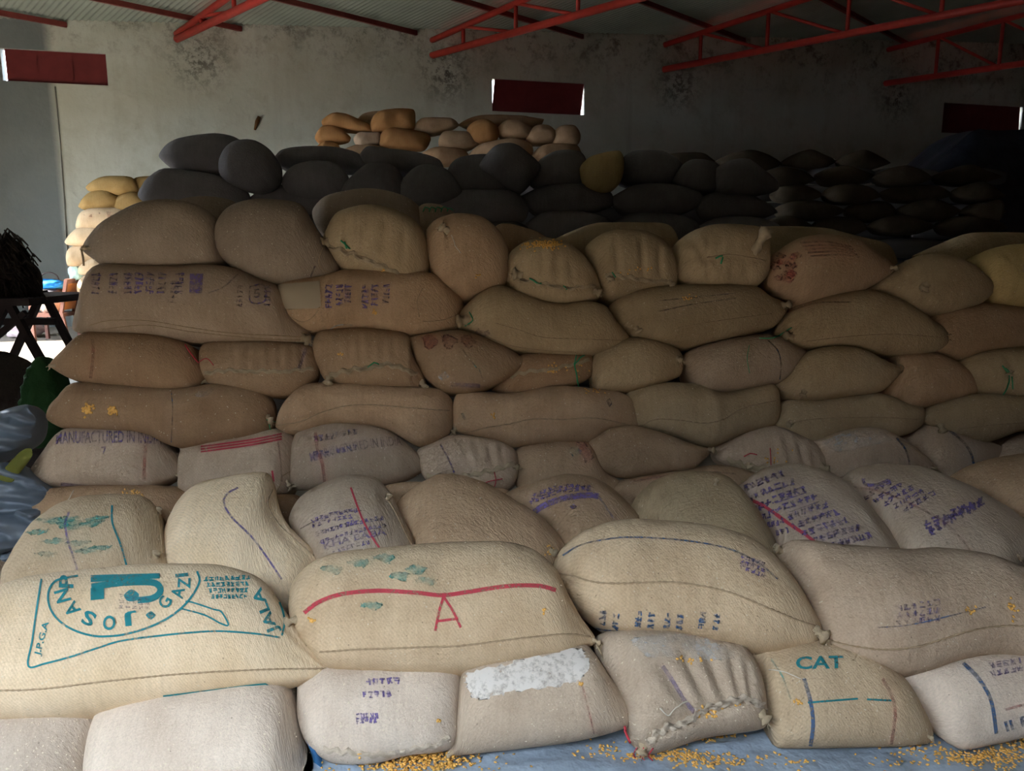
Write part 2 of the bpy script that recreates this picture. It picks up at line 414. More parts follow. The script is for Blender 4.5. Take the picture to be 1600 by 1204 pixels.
def sack_mesh(outline, pl, T=None, Tb=.3, nu=44, nv=16, lump=.007, creases=(), rosettes=(), seed=0, ef=.78, floor=None, fold=0.0):
    W3 = [pl.hit(x, y) for x, y in outline]
    c = sum(W3, Vector()) / len(W3)
    uv = np.array([[(p - c).dot(pl.U), (p - c).dot(pl.V)] for p in W3])
    S = spline_closed(uv)
    i0, i1 = int(S[:, 0].argmin()), int(S[:, 0].argmax()); n = len(S)
    ch1 = S[[(i0 + k) % n for k in range((i1 - i0) % n + 1)]]; ch2 = S[[(i0 - k) % n for k in range((i0 - i1) % n + 1)]]
    for ch in (ch1, ch2): ch[:, 0] = np.maximum.accumulate(ch[:, 0]) + np.arange(len(ch)) * 1e-7
    if ch1[:, 1].mean() < ch2[:, 1].mean(): ch1, ch2 = ch2, ch1
    u0, u1 = S[i0, 0], S[i1, 0]; um, uh = (u0 + u1) / 2, (u1 - u0) / 2
    us = um - uh * np.cos(np.pi * np.arange(nu + 1) / nu)
    top = np.interp(us, ch1[:, 0], ch1[:, 1]); bot = np.interp(us, ch2[:, 0], ch2[:, 1])
    a = np.maximum((top - bot) / 2, 0); mid = (top + bot) / 2
    amax = max(a.max(), 1e-3)
    if T is None: T = min(.2, max(.05, amax * .95))
    sN = (us - um) / uh
    prof = (a / amax)**.62 * (np.maximum(1 - np.abs(sN)**5, 0))**.4
    verts, uvs = [], []
    N = 2 * nv; o = Vector((seed * 3.1, seed * 1.7, seed * .9))
    verts.append(c + pl.U * us[0] + pl.V * mid[0]); uvs.append((us[0], 0))
    for i in range(1, nu):
        arc = 0; last = None
        for j in range(N):
            ph = math.pi * j / nv
            cv, sv = math.cos(ph), math.sin(ph)
            vv = mid[i] + a[i] * (abs(cv)**.92) * (1 if cv > 0 else -1)
            dep = T * prof[i] * max(sv, 0)**ef if sv >= 0 else -Tb * prof[i] * abs(sv)**.6
            p = c + pl.U * us[i] + pl.V * vv + pl.n * dep
            if sv > .02:
                w = min(1, sv * 2.5) * min(1, prof[i] * 2)
                q = p + o
                d = noise.noise(q * 5) * lump * 1.7 + noise.noise(q * 13) * lump * .7 + noise.noise(q * 34) * lump * .32
                d += .0055 * abs(sN[i])**4 * math.sin(6 * ph + 9 * noise.noise(Vector((seed, ph * .8, 0)))) * (1 if lump < .02 else 0)
                if fold: d += fold * (2 * abs(math.sin((vv * 40 + us[i] * 9) + 2.6 * noise.noise(q * 4))) - 1) + fold * .5 * math.sin(vv * 120 + 6 * noise.noise(q * 7))
                if creases or rosettes:
                    x, y = to_px(p)
                    for pts, wd, dp in creases:
                        ds, tt = seg_d(x, y, pts)
                        if ds < wd * 3: d -= dp * math.exp(-(ds / wd)**2) * (math.sin(math.pi * min(1, max(0, tt * .85 + .12)))**.5)
                    for (cx, cy, R, k, amp, dim) in rosettes:
                        r = math.hypot(x - cx, y - cy)
                        if r < R * 2.5:
                            th = math.atan2(y - cy, x - cx)
                            d += amp * math.cos(k * th + 2 * noise.noise(Vector((r * .05, seed, 0)))) * (r / R) * math.exp(1 - (r / R) * 1.6) - dim * math.exp(-(r / (R * .33))**2)
                p = p + pl.n * (d * w)
            if floor is not None and p.z < floor: p.z = floor
            if last is not None: arc += (p - last).length
            last = p
            verts.append(p); uvs.append((us[i], arc))
    verts.append(c + pl.U * us[-1] + pl.V * mid[-1]); uvs.append((us[-1], 0))
    faces = []
    idx = lambda i, j: 1 + (i - 1) * N + j % N
    for j in range(N):
        faces.append((0, idx(1, j), idx(1, j + 1))); faces.append((len(verts) - 1, idx(nu - 1, j + 1), idx(nu - 1, j)))
    for i in range(1, nu - 1):
        for j in range(N): faces.append((idx(i, j), idx(i + 1, j), idx(i + 1, j + 1), idx(i, j + 1)))
    return verts, faces, uvs
def sack(key, pl, mat, label, outline, group='sacks of the front stack', name='jute_sack', cat='sack', parts=True, **kw):
    kw.setdefault('seed', len(SACK) + 1)
    v, f, uv = sack_mesh(outline, pl, **kw)
    s = Sack(); s.key = key; s.bvh = BVHTree.FromPolygons(v, f); s.n = pl.n
    zmin = min(p.z for p in v); cx = sum((p.x for p in v)) / len(v); cy = sum((p.y for p in v)) / len(v)
    m = J[mat] if isinstance(mat, str) else mat
    if parts:
        s.root = empty(name, (cx, cy, zmin)); s.body = mesh_obj('sack_body', v, f, m, s.root, True, uv)
    else:
        s.root = s.body = mesh_obj(name, v, f, m, None, True, uv)
    tag(s.root, label, cat, group); SACK[key] = s
    return s
def cast(s, x, y, off=0.0):
    h = s.bvh.ray_cast(CAM, ray(x, y).normalized())
    if h[0] is None: return None
    n_ = h[1]
    if n_.dot(ray(x, y)) > 0: n_ = -n_
    return h[0] + n_ * off
def smooth_pl(P, step=4.0):
    P = np.array(P, float)
    if len(P) > 2:
        Q = np.vstack([2 * P[0] - P[1], P, 2 * P[-1] - P[-2]]); out = []
        for i in range(1, len(Q) - 2):
            n = max(2, int(np.linalg.norm(Q[i + 1] - Q[i]) / step)); t = np.linspace(0, 1, n, endpoint=False)[:, None]
            out.append(.5 * ((2 * Q[i]) + (-Q[i - 1] + Q[i + 1]) * t + (2 * Q[i - 1] - 5 * Q[i] + 4 * Q[i + 1] - Q[i + 2]) * t**2 + (-Q[i - 1] + 3 * Q[i] - 3 * Q[i + 1] + Q[i + 2]) * t**3))
        return np.vstack(out + [P[-1:]])
    n = max(2, int(np.linalg.norm(P[1] - P[0]) / step)); t = np.linspace(0, 1, n + 1)[:, None]
    return P[0] * (1 - t) + P[1] * t
def seam(key, pts, r=.0035, mat=None, name='stitched_seam', off=.001, bead=True, label=None):
    s = SACK[key]; L = [cast(s, x, y, off) for x, y in smooth_pl(pts, 3)]; L = [p for p in L if p]
    if len(L) < 3: return
    r *= .62; rr = [r * (1 + (.35 * math.sin(i * 1.9) if bead else 0)) for i in range(len(L))]
    m = MB(); m.tube(L, rr, 5); o = m.build(name, mat or ROPE, s.root)
    if label: o['label'] = label
    return o
def stripe(key, pts, wpx, mat, name='ink_stripe', off=.0025, label=None):
    s = SACK[key]; P = smooth_pl(pts, 3); v, f = [], []
    prev = None
    for i in range(len(P)):
        t = P[min(i + 1, len(P) - 1)] - P[max(i - 1, 0)]; t = t / (np.linalg.norm(t) + 1e-9); nn = np.array([-t[1], t[0]])
        row = [cast(s, *(P[i] + nn * wpx * k), off) for k in (-.5, 0, .5)]
        if any(p is None for p in row): prev = None; continue
        if prev is not None and max((row[k] - prev[k]).length for k in range(3)) > .06: prev = None
        b = len(v); v += row
        if prev is not None: f += [(b - 3, b - 2, b + 1, b), (b - 2, b - 1, b + 2, b + 1)]
        prev = row
    if f:
        o = mesh_obj(name, v, f, mat, s.root)
        if label: o['label'] = label
def drape2d(key, verts2, faces, mat, name, off=.0025, maxpx=7.0, label=None):
    s = SACK[key]; bm = bmesh.new()
    bv = [bm.verts.new((x, y, 0)) for x, y in verts2]
    for fc in faces:
        try: bm.faces.new([bv[i] for i in fc])
        except ValueError: pass
    bmesh.ops.triangulate(bm, faces=bm.faces[:])
    for _ in range(5):
        E = [e for e in bm.edges if e.calc_length() > maxpx]
        if not E or len(bm.verts) > 9000: break
        bmesh.ops.subdivide_edges(bm, edges=E, cuts=1); bmesh.ops.triangulate(bm, faces=bm.faces[:])
    bm.verts.index_update(); out = []; ok = []
    for vtx in bm.verts:
        p = cast(s, vtx.co.x, vtx.co.y, off); ok.append(p is not None); out.append(p or Vector())
    fs = [tuple(q.index for q in fc.verts) for fc in bm.faces if all(ok[q.index] for q in fc.verts) and
          max((out[fc.verts[i].index] - out[fc.verts[i - 1].index]).length for i in range(3)) < .06]
    bm.free()
    used = sorted({i for t in fs for i in t}); re = {o_: n_ for n_, o_ in enumerate(used)}
    if fs:
        o = mesh_obj(name, [out[i] for i in used], [tuple(re[i] for i in t) for t in fs], mat, s.root)
        if label: o['label'] = label
FONT_CACHE = {}
def glyphs(txt):
    if txt not in FONT_CACHE:
        cu = bpy.data.curves.new('txt', 'FONT'); cu.body = txt; cu.resolution_u = 3; cu.offset = .024
        ob = bpy.data.objects.new('txt', cu); COL.objects.link(ob)
        me = bpy.data.meshes.new_from_object(ob.evaluated_get(bpy.context.evaluated_depsgraph_get()))
        V = np.array([(q.co.x, q.co.y) for q in me.vertices]); Fc = [tuple(p_.vertices) for p_ in me.polygons]
        bpy.data.objects.remove(ob); bpy.data.curves.remove(cu); bpy.data.meshes.remove(me)
        FONT_CACHE[txt] = (V, Fc)
    return FONT_CACHE[txt]
def text(key, txt, p0, p1, hpx, mat, bend=0.0, name='printed_lettering', label=None):
    V, Fc = glyphs(txt); x0, x1 = V[:, 0].min(), V[:, 0].max(); y0, y1 = V[:, 1].min(), V[:, 1].max()
    p0, p1 = np.array(p0, float), np.array(p1, float); e = p1 - p0; L = np.linalg.norm(e); e /= L; up = np.array([e[1], -e[0]])
    t = (V[:, 0:1] - x0) / (x1 - x0)
    P = p0 + e * t * L + up * ((V[:, 1:2] - y0) / (y1 - y0) * hpx + bend * 4 * t * (1 - t))
    drape2d(key, [tuple(q) for q in P], Fc, mat, name, label=label)
def letter(key, ch, c, up, h, mat, wide=.8):
    wide = .28 if ch == 'I' else wide
    up = np.array(up, float); up /= np.linalg.norm(up); r = np.array([-up[1], up[0]])
    c = np.array(c, float); base = c - up * h / 2
    text(key, ch, base - r * h * wide / 2, base + r * h * wide / 2, h, mat)
def blob(key, pts, mat, name, off=.0025, label=None, sm=True, rough=0.0):
    if name.endswith(('smudge', 'smear')): rough = rough or 1.5
    P = spline_closed(pts, 14 if rough else 5) if sm else np.array(pts, float)
    if rough:
        rr = random.Random(len(name) + int(pts[0][0])); P = P + np.array([[rr.gauss(0, rough), rr.gauss(0, rough)] for _ in P])
    drape2d(key, [tuple(q) for q in P], [tuple(range(len(P)))], mat, name, off, 9.0, label)
def scribble(key, p0, p1, hpx, n, mat, seed=1, bend=0.0, th=.27, name='worn_print'):
    """a row of worn, unreadable stamped glyph strokes between two pixels"""
    r = random.Random(seed); p0, p1 = np.array(p0, float), np.array(p1, float); e = p1 - p0; L = np.linalg.norm(e); e /= L; up = np.array([e[1], -e[0]])
    V, Fc = [], []
    w = L / n
    for i in range(n):
        t = (i + .5) / n; o = p0 + e * (L * t) + up * bend * 4 * t * (1 - t)
        for _ in range(r.randint(3, 5)):
            if r.random() < .5: c0, c1 = (r.uniform(-.36, .36) * w, 0), (r.uniform(-.36, .36) * w, hpx)
            else: yy = r.choice((0.08, .5, .92)) * hpx; c0, c1 = (-.36 * w, yy), (.36 * w, yy)
            jt = lambda: r.uniform(-.13, .13)
            a_, b_ = o + e * (c0[0] + jt() * w) + up * (c0[1] + jt() * hpx), o + e * (c1[0] + jt() * w) + up * (c1[1] + jt() * hpx)
            d = b_ - a_; d = d / (np.linalg.norm(d) + 1e-6); k = np.array([-d[1], d[0]]) * max(1.0, min(w, hpx) * th) / 2
            b = len(V); V += [tuple(a_ - k), tuple(b_ - k), tuple(b_ + k), tuple(a_ + k)]; Fc.append((b, b + 1, b + 2, b + 3))
    drape2d(key, V, Fc, mat, name)
def nub(key, c, d, L=18, r=7, name='sack_ear', mat=None, off=.0, label=None, strands=5):
    """frayed corner ear or tied neck sticking out of the sack at a pixel"""
    s = SACK[key]; p = cast(s, *c)
    if p is None:
        for k in (6, 12, 20, 30):
            p = cast(s, c[0] - d[0] * k, c[1] - d[1] * k)
            if p: break
    if p is None: return
    k = (p - CAM).dot(CF) / F                      # metres per pixel here
    dn = math.hypot(*d); ax = (Vector((d[0] / dn, 0, 0)) + CU * (-d[1] / dn)) * .9 - CF * .35; ax.normalize()
    sd = ax.cross(CF).normalized(); fw = sd.cross(ax)
    L *= k; r *= k; v, f = [], []; N = 10; rg = random.Random(int(c[0] * 7 + c[1]))
    prof = ((-.25, .9), (.05, .85), (.3, .55), (.5, .75), (.75, 1.05), (.95, .8), (1.02, .25))
    for (t, q) in prof:
        for j in range(N):
            th = 2 * math.pi * j / N; qq = q * r * (1 + .28 * math.sin(j * 2.4 + t * 9) + rg.uniform(-.15, .15))
            v.append(p + ax * (L * (t + rg.uniform(-.05, .05))) + sd * math.cos(th) * qq + fw * math.sin(th) * qq * .7)
    for i in range(len(prof) - 1):
        for j in range(N): f.append((i * N + j, i * N + (j + 1) % N, (i + 1) * N + (j + 1) % N, (i + 1) * N + j))
    f.append(tuple((len(prof) - 1) * N + j for j in range(N)))
    m = MB(); m.add(v, f)
    for _ in range(strands):
        b = p + ax * L * rg.uniform(.6, 1); q = b + (ax * rg.uniform(.2, .6) + sd * rg.uniform(-.5, .5) - Vector((0, 0, .35))) * L
        m.tube([b, (b + q) / 2 + sd * rg.uniform(-.1, .1) * L, q], .0012, 4)
    o = m.build(name, mat or FRAY, s.root)
    if label: o['label'] = label
def frill(key, pts, wpx, name='gathered_mouth', amp=.012, mat=None, seed=3):
    """ragged stitched mouth standing off the sack face"""
    s = SACK[key]; P = smooth_pl(pts, 3); rg = random.Random(seed); v, f = [], []; K = 5; rows = 0
    for i in range(len(P)):
        t = P[min(i + 1, len(P) - 1)] - P[max(i - 1, 0)]; t = t / (np.linalg.norm(t) + 1e-9); nn = np.array([-t[1], t[0]])
        wob = .55 * math.sin(i * .8) + .4 * math.sin(i * .33 + 1); row = []
        for k in range(K):
            q = k / (K - 1) - .5
            b = cast(s, *(P[i] + nn * (wpx * q * (1 + .45 * math.sin(i * 1.1 + k)) + wpx * .22 * wob)), 0)
            if b is None: row = None; break
            h = (.15, .75, .35, 1.0, -.1)[k] * amp * (1 + .5 * math.sin(i * .9 + k * 2) + rg.uniform(-.3, .3))
            row.append(b + s.n * max(.001, h) if k not in (0, 4) else b - s.n * .004)
        if row is None: rows = 0; continue
        b0 = len(v); v += row
        if rows: f += [(b0 - K + k, b0 - K + k + 1, b0 + k + 1, b0 + k) for k in range(K - 1)]
        rows += 1
    if f: mesh_obj(name, v, f, mat or (FRAY_PALE if key.startswith('b1') else FRAY), s.root)
def string(key, pts, r, mat, name='tie_string', off=.008, label=None):
    s = SACK[key]; L = []; last = None
    for x, y in smooth_pl(pts, 4):
        p = cast(s, x, y, off)
        if p is None and last is not None:
            c = (last - CAM).dot(CF); p = CAM + ray(x, y) * c
        if p is None: continue
        L.append(p); last = p
    if len(L) > 2:
        m = MB(); m.tube(L, r, 5); o = m.build(name, mat, s.root)
        if label: o['label'] = label
KV = [(0, 0, 0)]
def kernel(m, p, n_, s, rg):
    a = Vector((rg.uniform(-1, 1), rg.uniform(-1, 1), rg.uniform(-1, 1))).cross(n_)
    a = a.normalized() if a.length > 1e-3 else Vector((1, 0, 0)); b = n_.cross(a)
    vs = []
    for (r, h) in ((.55, 0), (1, .35), (.6, .75)):
        for j in range(6):
            th = 2 * math.pi * j / 6; vs.append(p + (a * math.cos(th) * 1.2 + b * math.sin(th) * .85) * r * s + n_ * h * s)
    fs = [(i * 6 + j, i * 6 + (j + 1) % 6, (i + 1) * 6 + (j + 1) % 6, (i + 1) * 6 + j) for i in range(2) for j in range(6)] + [tuple(12 + j for j in range(6))]
    m.add(vs, fs)
def grains(key, c, sx, sy, n, seed=1, size=.0045, name='stuck_grain'):
    s = SACK[key]; rg = random.Random(seed); m = MB()
    for _ in range(n):
        p = cast(s, c[0] + rg.gauss(0, sx), c[1] + rg.gauss(0, sy))
        if p: kernel(m, p, s.n, size, rg)
    if m.v:
        o = m.build(name, MAIZE, s.root); o['kind'] = 'stuff'; o['label'] = 'spilled yellow maize kernels'

PB1 = Plane(2.06, .02, .70, .045)
PB2 = Plane(2.13, .24, 1.04, .045)
PM = Plane(2.50, .36, 2.6, .05)
PW = Plane(3.34, .45, .30, .09)
PW0 = PW.shift(-.02)

# ---- floor row, on the plastic sheet
B1 = dict(Tb=.22, nu=56, nv=20, lump=.006, floor=.03)
g1 = 'front sacks lying on the plastic sheet'
sack('b1a', PB1, 'dusty', 'pale sack cut by the frame under the teal-printed sack', [(-260,1160),(-150,1115),(0,1105),(120,1100),(160,1118),(150,1170),(142,1230),(118,1290),(-100,1300),(-250,1260)], g1, **B1)
sack('b1b', PB1, 'dusty', 'plain fuzzy pale sack right under the teal-printed sack', [(138,1205),(150,1145),(172,1095),(300,1066),(420,1058),(455,1072),(468,1130),(480,1190),(490,1240),(450,1285),(300,1295),(165,1285)], g1, **B1)
sack('b1c', PB1, 'dusty', 'pale sack with a puckered lower left corner and purple smudges', [(465,1095),(470,1058),(520,1036),(640,1036),(712,1042),(723,1070),(719,1130),(710,1166),(680,1176),(637,1181),(575,1196),(520,1192),(484,1165),(468,1128)], g1,
     creases=[([(525,1110),(520,1165)],6,.014),([(545,1105),(538,1168)],6,.014),([(508,1120),(500,1160)],5,.01),([(560,1110),(552,1165)],5,.01)], **B1)
sack('b1d', PB1, 'dustytan', 'sack with a white flour patch and a thin red line', [(700,1181),(712,1120),(728,1035),(800,1010),(880,1000),(914,1006),(950,1055),(993,1107),(979,1136),(900,1158),(800,1171)], g1, **B1)
sack('b1e', PB1, 'dustytan', 'sack with deep folds gathered into a ragged open mouth with maize', [(926,1000),(960,984),(1050,982),(1140,998),(1172,1030),(1188,1075),(1198,1120),(1187,1139),(1100,1153),(1050,1169),(1015,1178),(995,1173),(975,1140),(975,1108),(945,1055)], g1,
     creases=[([(1035,1045),(1085,1110)],9,.020),([(1072,1030),(1108,1096)],8,.024),([(1110,1030),(1136,1090)],8,.026),([(1145,1030),(1160,1090)],6,.022),([(1168,1040),(1176,1092)],5,.018),([(995,1110),(1030,1140)],6,.012),([(1000,1165),(1060,1128),(1110,1108),(1165,1095),(1195,1105)],6,.022)], **{**B1, 'nu': 84, 'nv': 30})
sack('b1f', PB1, 'tan', 'sack printed with teal CAT lettering and crossed teal and red lines', [(1197,1105),(1182,1050),(1165,1022),(1240,996),(1330,1008),(1392,1050),(1420,1088),(1446,1125),(1457,1152),(1440,1164),(1350,1168),(1212,1169),(1199,1150)], g1, **B1)
sack('b1g', PB1, 'dusty', 'mauve-grey sack with a blue band next to the teal CAT sack', [(1388,1048),(1440,1032),(1560,1014),(1680,1020),(1745,1080),(1730,1132),(1620,1147),(1550,1163),(1490,1174),(1468,1155),(1438,1110)], g1, **B1)

# ---- second row, the big sacks
B2 = dict(Tb=.2, T=.16, nu=72, nv=26, lump=.006)
g2 = 'big front sacks on the floor row'
sack('b2a', PB2, 'cream', 'cream sack with large upside-down teal round emblem print', [(-190,1040),(-140,955),(0,926),(65,905),(150,895),(250,888),(350,890),(400,903),(425,922),(455,968),(500,1030),(517,1049),(480,1064),(400,1080),(300,1095),(200,1110),(100,1122),(0,1127),(-130,1110)], g2, creases=[([(360,905),(420,960)],12,.008)], **B2)
sack('b2b', PB2, 'tan', 'tan sack with a bold red stripe and red letter A', [(451,952),(457,912),(490,884),(540,869),(620,861),(700,855),(780,854),(830,864),(866,893),(882,925),(906,965),(926,990),(934,1004),(915,1010),(880,1027),(800,1042),(700,1053),(600,1053),(520,1048),(488,1022),(462,988)], g2, creases=[([(690,862),(682,915)],10,.012),([(540,960),(555,1010)],8,.004),([(610,950),(618,1010)],8,.004)], **B2)
sack('b2c', PB2, 'tan', 'tan sack with a long seam, tied right end and blue print underneath', [(864,888),(876,860),(910,836),(960,822),(1010,820),(1080,826),(1150,843),(1192,868),(1228,905),(1262,950),(1288,986),(1272,1011),(1210,1020),(1130,1012),(1050,997),(980,991),(935,972),(905,947),(880,916)], g2, creases=[([(875,893),(905,903)],7,.03),([(945,905),(950,950)],9,.005),([(1000,905),(1005,955)],9,.005)], **B2)
sack('b2d', PB2, 'grey', 'wavy grey-brown sack with a curving seam beside the tied sack', [(1211,862),(1235,848),(1300,858),(1400,865),(1450,862),(1525,873),(1600,900),(1680,930),(1720,980),(1680,1032),(1600,1029),(1550,1024),(1500,1032),(1450,1048),(1400,1055),(1350,1045),(1300,1022),(1280,990),(1262,948),(1235,900)], g2, **B2)

# ---- the middle step, sacks lying end on
MM = dict(Tb=.22, T=.14, nu=60, nv=22, lump=.007)
g3 = 'sacks of the middle step'
sack('m0', PM, 'tan', 'sack smeared green with one purple and one green line', [(2,930),(20,890),(35,862),(52,836),(84,808),(150,790),(200,787),(237,793),(255,813),(261,850),(268,890),(262,935),(140,955),(30,950)], g3, **MM)
sack('m1', PM, 'cream', 'plain sack with a curving purple line and a pointed right ear', [(257,850),(265,810),(287,783),(325,765),(380,756),(425,755),(434,780),(440,805),(455,832),(478,853),(501,872),(484,897),(460,930),(400,945),(300,940),(268,905)], g3, creases=[([(425,762),(422,790),(445,835),(480,862)],9,.018)], **MM)
sack('m2', PM, 'dustytan', 'sack stamped with many lines of small purple lettering', [(451,812),(465,788),(500,768),(550,758),(590,761),(613,785),(629,815),(646,845),(653,867),(642,900),(580,925),(520,920),(488,870),(466,838)], g3, creases=[([(595,765),(606,785)],8,.02)], **MM)
sack('m3', PM, 'brown', 'plain brown sack sloping down behind the red-striped sack', [(613,797),(650,768),(687,755),(725,757),(762,770),(800,793),(845,818),(884,855),(895,892),(862,940),(760,945),(685,925),(655,870),(631,825)], g3, **MM)
sack('m4', PM.shift(.06), 'brown', 'brown sack with a broad curved purple print band', [(783,776),(825,766),(850,760),(887,757),(925,764),(962,783),(1001,818),(1012,855),(960,890),(900,890),(872,853),(840,822),(803,797)], g3, **MM)
sack('m5', PM, 'olive', 'plain greenish sack with a knotted right corner', [(984,797),(1012,766),(1050,753),(1087,750),(1122,758),(1152,781),(1180,814),(1207,845),(1218,868),(1200,905),(1120,905),(1050,885),(1005,840)], g3, **MM)
sack('m6', PM, 'dustytan', 'sack covered in dense purple print with a crimson line', [(1138,778),(1162,759),(1187,745),(1225,740),(1260,745),(1295,760),(1325,784),(1361,812),(1393,842),(1408,870),(1392,910),(1300,915),(1232,895),(1212,850),(1178,812)], g3, **MM)
sack('m7', PM, 'dustytan', 'sack with faded purple print and a thin pink line', [(1297,761),(1325,745),(1362,738),(1412,740),(1462,755),(1512,775),(1562,798),(1602,820),(1628,850),(1592,888),(1560,918),(1460,915),(1402,872),(1367,820),(1328,787)], g3, **MM)
sack('m8', PM.shift(.1), 'brown', 'plain reddish brown sack at the foot of the stack', [(1468,757),(1500,740),(1560,728),(1640,722),(1725,760),(1705,835),(1610,825),(1562,802),(1512,779)], g3, **MM)

# ---- lower course glimpsed behind the step
WW = dict(Tb=.34, nu=52, nv=18, lump=.006)
g4 = 'sacks of the front stack'
Z0 = PW.shift(-.06)
sack('w0a', Z0, 'deep', 'flat dark brown sack under the MANUFACTURED IN INDIA sack', [(36,838),(52,792),(76,764),(150,757),(260,759),(300,775),(296,830),(240,860),(60,862)], g4, **WW)
sack('w0b', Z0, 'deep', 'brown sack glimpsed under the red-barred sack', [(285,810),(300,780),(350,772),(420,770),(462,775),(470,800),(440,830),(310,840)], g4, **WW)
sack('w0c', Z0, 'brown', 'brown sack glimpsed under the smaller pleated sack with a purple line', [(560,790),(590,762),(640,752),(720,757),(792,764),(810,795),(720,825),(600,825)], g4, **WW)
sack('w0d', Z0, 'brown', 'brown sack with a faded red line above the plain greenish sack', [(950,790),(966,755),(1000,743),(1080,731),(1130,726),(1185,742),(1205,772),(1150,805),(1050,815),(980,820)], g4, **WW)

# ---- third course
sack('w1a', PW, 'grey', 'sack printed MANUFACTURED IN INDIA and the figure 7', [(43,742),(74,705),(105,670),(150,668),(225,672),(252,685),(272,710),(284,741),(252,759),(225,766),(150,764),(75,759)], g4, **WW)
sack('w1b', PW.shift(.03), 'grey', 'sack with a wide red bar across its top', [(281,740),(287,698),(330,686),(400,674),(440,670),(461,684),(466,720),(457,770),(420,796),(340,796),(290,780)], g4, **WW)
sack('w1c', PW, 'grey', 'stained sack with worn MANUFACTURED IN INDIA print and a pointed right tip', [(451,764),(459,705),(465,676),(520,660),(575,663),(612,675),(641,697),(669,727),(639,750),(600,758),(525,764)], g4, **WW)
sack('w1d', PW, 'grey', 'small pleated sack with a purple line and torn mouth', [(652,704),(682,688),(707,679),(750,682),(785,690),(808,707),(812,732),(800,763),(762,773),(725,763),(682,760),(660,742)], g4,
     creases=[([(722,690),(738,738)],5,.014),([(742,688),(757,738)],5,.016),([(762,690),(772,735)],5,.016),([(780,693),(788,728)],4,.014),([(672,746),(712,742),(750,738),(800,722)],4,.014)], **{**WW, 'nu': 70, 'nv': 24})
sack('w1e', PW, 'brown', 'lumpy brown sack with a green and pink smudge', [(803,732),(810,700),(850,688),(912,688),(930,706),(947,735),(976,758),(961,779),(930,775),(870,768),(813,765)], g4, creases=[([(884,705),(882,755)],5,.01)], **{**WW, 'lump': .010})
sack('w1f', PW.shift(-.05), 'brown', 'plain brown sack tapering to a pinched right end', [(917,693),(950,670),(987,664),(1025,673),(1075,691),(1114,702),(1082,732),(1037,740),(975,747),(938,732),(925,712)], g4, **WW)
sack('w1g', PW, 'grey', 'small pleated sack with knotted mouth and red thread', [(1113,706),(1137,685),(1175,669),(1200,664),(1225,670),(1262,686),(1287,705),(1297,726),(1284,750),(1250,754),(1200,751),(1168,742),(1125,722)], g4,
     creases=[([(1205,675),(1218,728)],5,.012),([(1228,680),(1242,735)],5,.014),([(1250,690),(1262,738)],5,.014),([(1270,700),(1276,735)],4,.012)], rosettes=[(1170,725,18,6,.006,.01)], **{**WW, 'nu': 70, 'nv': 24})
sack('w1h', PW.shift(-.04), 'grey', 'sack with whitish dusty top and a blue line near its tip', [(1265,691),(1295,678),(1337,668),(1375,670),(1402,684),(1431,702),(1464,731),(1426,748),(1375,752),(1312,756),(1290,742),(1280,714)], g4, **WW)
sack('w1i', PW.shift(.08), 'grey', 'grey sack with a curved blue line and upturned tip', [(1393,692),(1437,660),(1475,666),(1525,684),(1569,699),(1546,725),(1500,750),(1470,763),(1438,748),(1420,720)], g4, **WW)
sack('w1j', PW.shift(.05), 'grey', 'dim grey sack beyond the upturned blue-lined tip', [(1535,730),(1558,705),(1582,683),(1640,670),(1720,690),(1705,742),(1600,748)], g4, **WW)

# ---- fourth course
sack('w2a', PW, 'deep', 'long brown sack with two clumps of maize stuck to it', [(72,649),(82,631),(100,616),(120,598),(200,600),(290,606),(340,599),(390,604),(421,619),(431,648),(426,670),(400,686),(350,694),(287,701),(240,685),(200,677),(107,671),(79,659)], g4, **WW)
sack('w2b', PW, 'brown', 'long sack with a rising seam and pointed left end', [(430,663),(444,630),(480,600),(560,600),(650,604),(687,608),(706,624),(708,645),(706,672),(688,689),(657,698),(635,688),(612,675),(575,667),(520,665),(485,674),(457,679),(436,671)], g4, **WW)
sack('w2c', PW, 'brown', 'long sack with a wavy lower seam and a green mark', [(708,668),(709,625),(720,611),(800,614),(862,603),(937,608),(972,614),(987,626),(997,650),(994,668),(975,670),(950,675),(920,692),(850,694),(800,699),(775,689),(737,681)], g4, **WW)
sack('w2d', PW, 'olive', 'long ribbed sack with a seam rising to its right end', [(975,622),(990,608),(1037,598),(1082,600),(1125,612),(1165,607),(1200,599),(1215,611),(1217,645),(1206,666),(1162,678),(1110,699),(1075,690),(1040,678),(1000,670),(988,648)], g4, creases=[([(1040,610),(1045,655)],7,.004),([(1090,612),(1095,660)],7,.004),([(1135,620),(1140,660)],7,.004)], **WW)
sack('w2e', PW, 'olive', 'long olive sack with a straight seam and rounded ends', [(1206,667),(1214,640),(1230,624),(1282,624),(1325,617),(1370,614),(1410,628),(1441,636),(1443,656),(1427,674),(1397,683),(1362,675),(1325,675),(1267,692),(1232,680)], g4, **WW)
sack('w2f', PW, 'olive', 'long olive sack with a knotted left corner', [(1440,657),(1450,636),(1500,620),(1537,614),(1600,617),(1720,630),(1745,668),(1690,680),(1600,672),(1542,690),(1500,683),(1470,675)], g4, **WW)

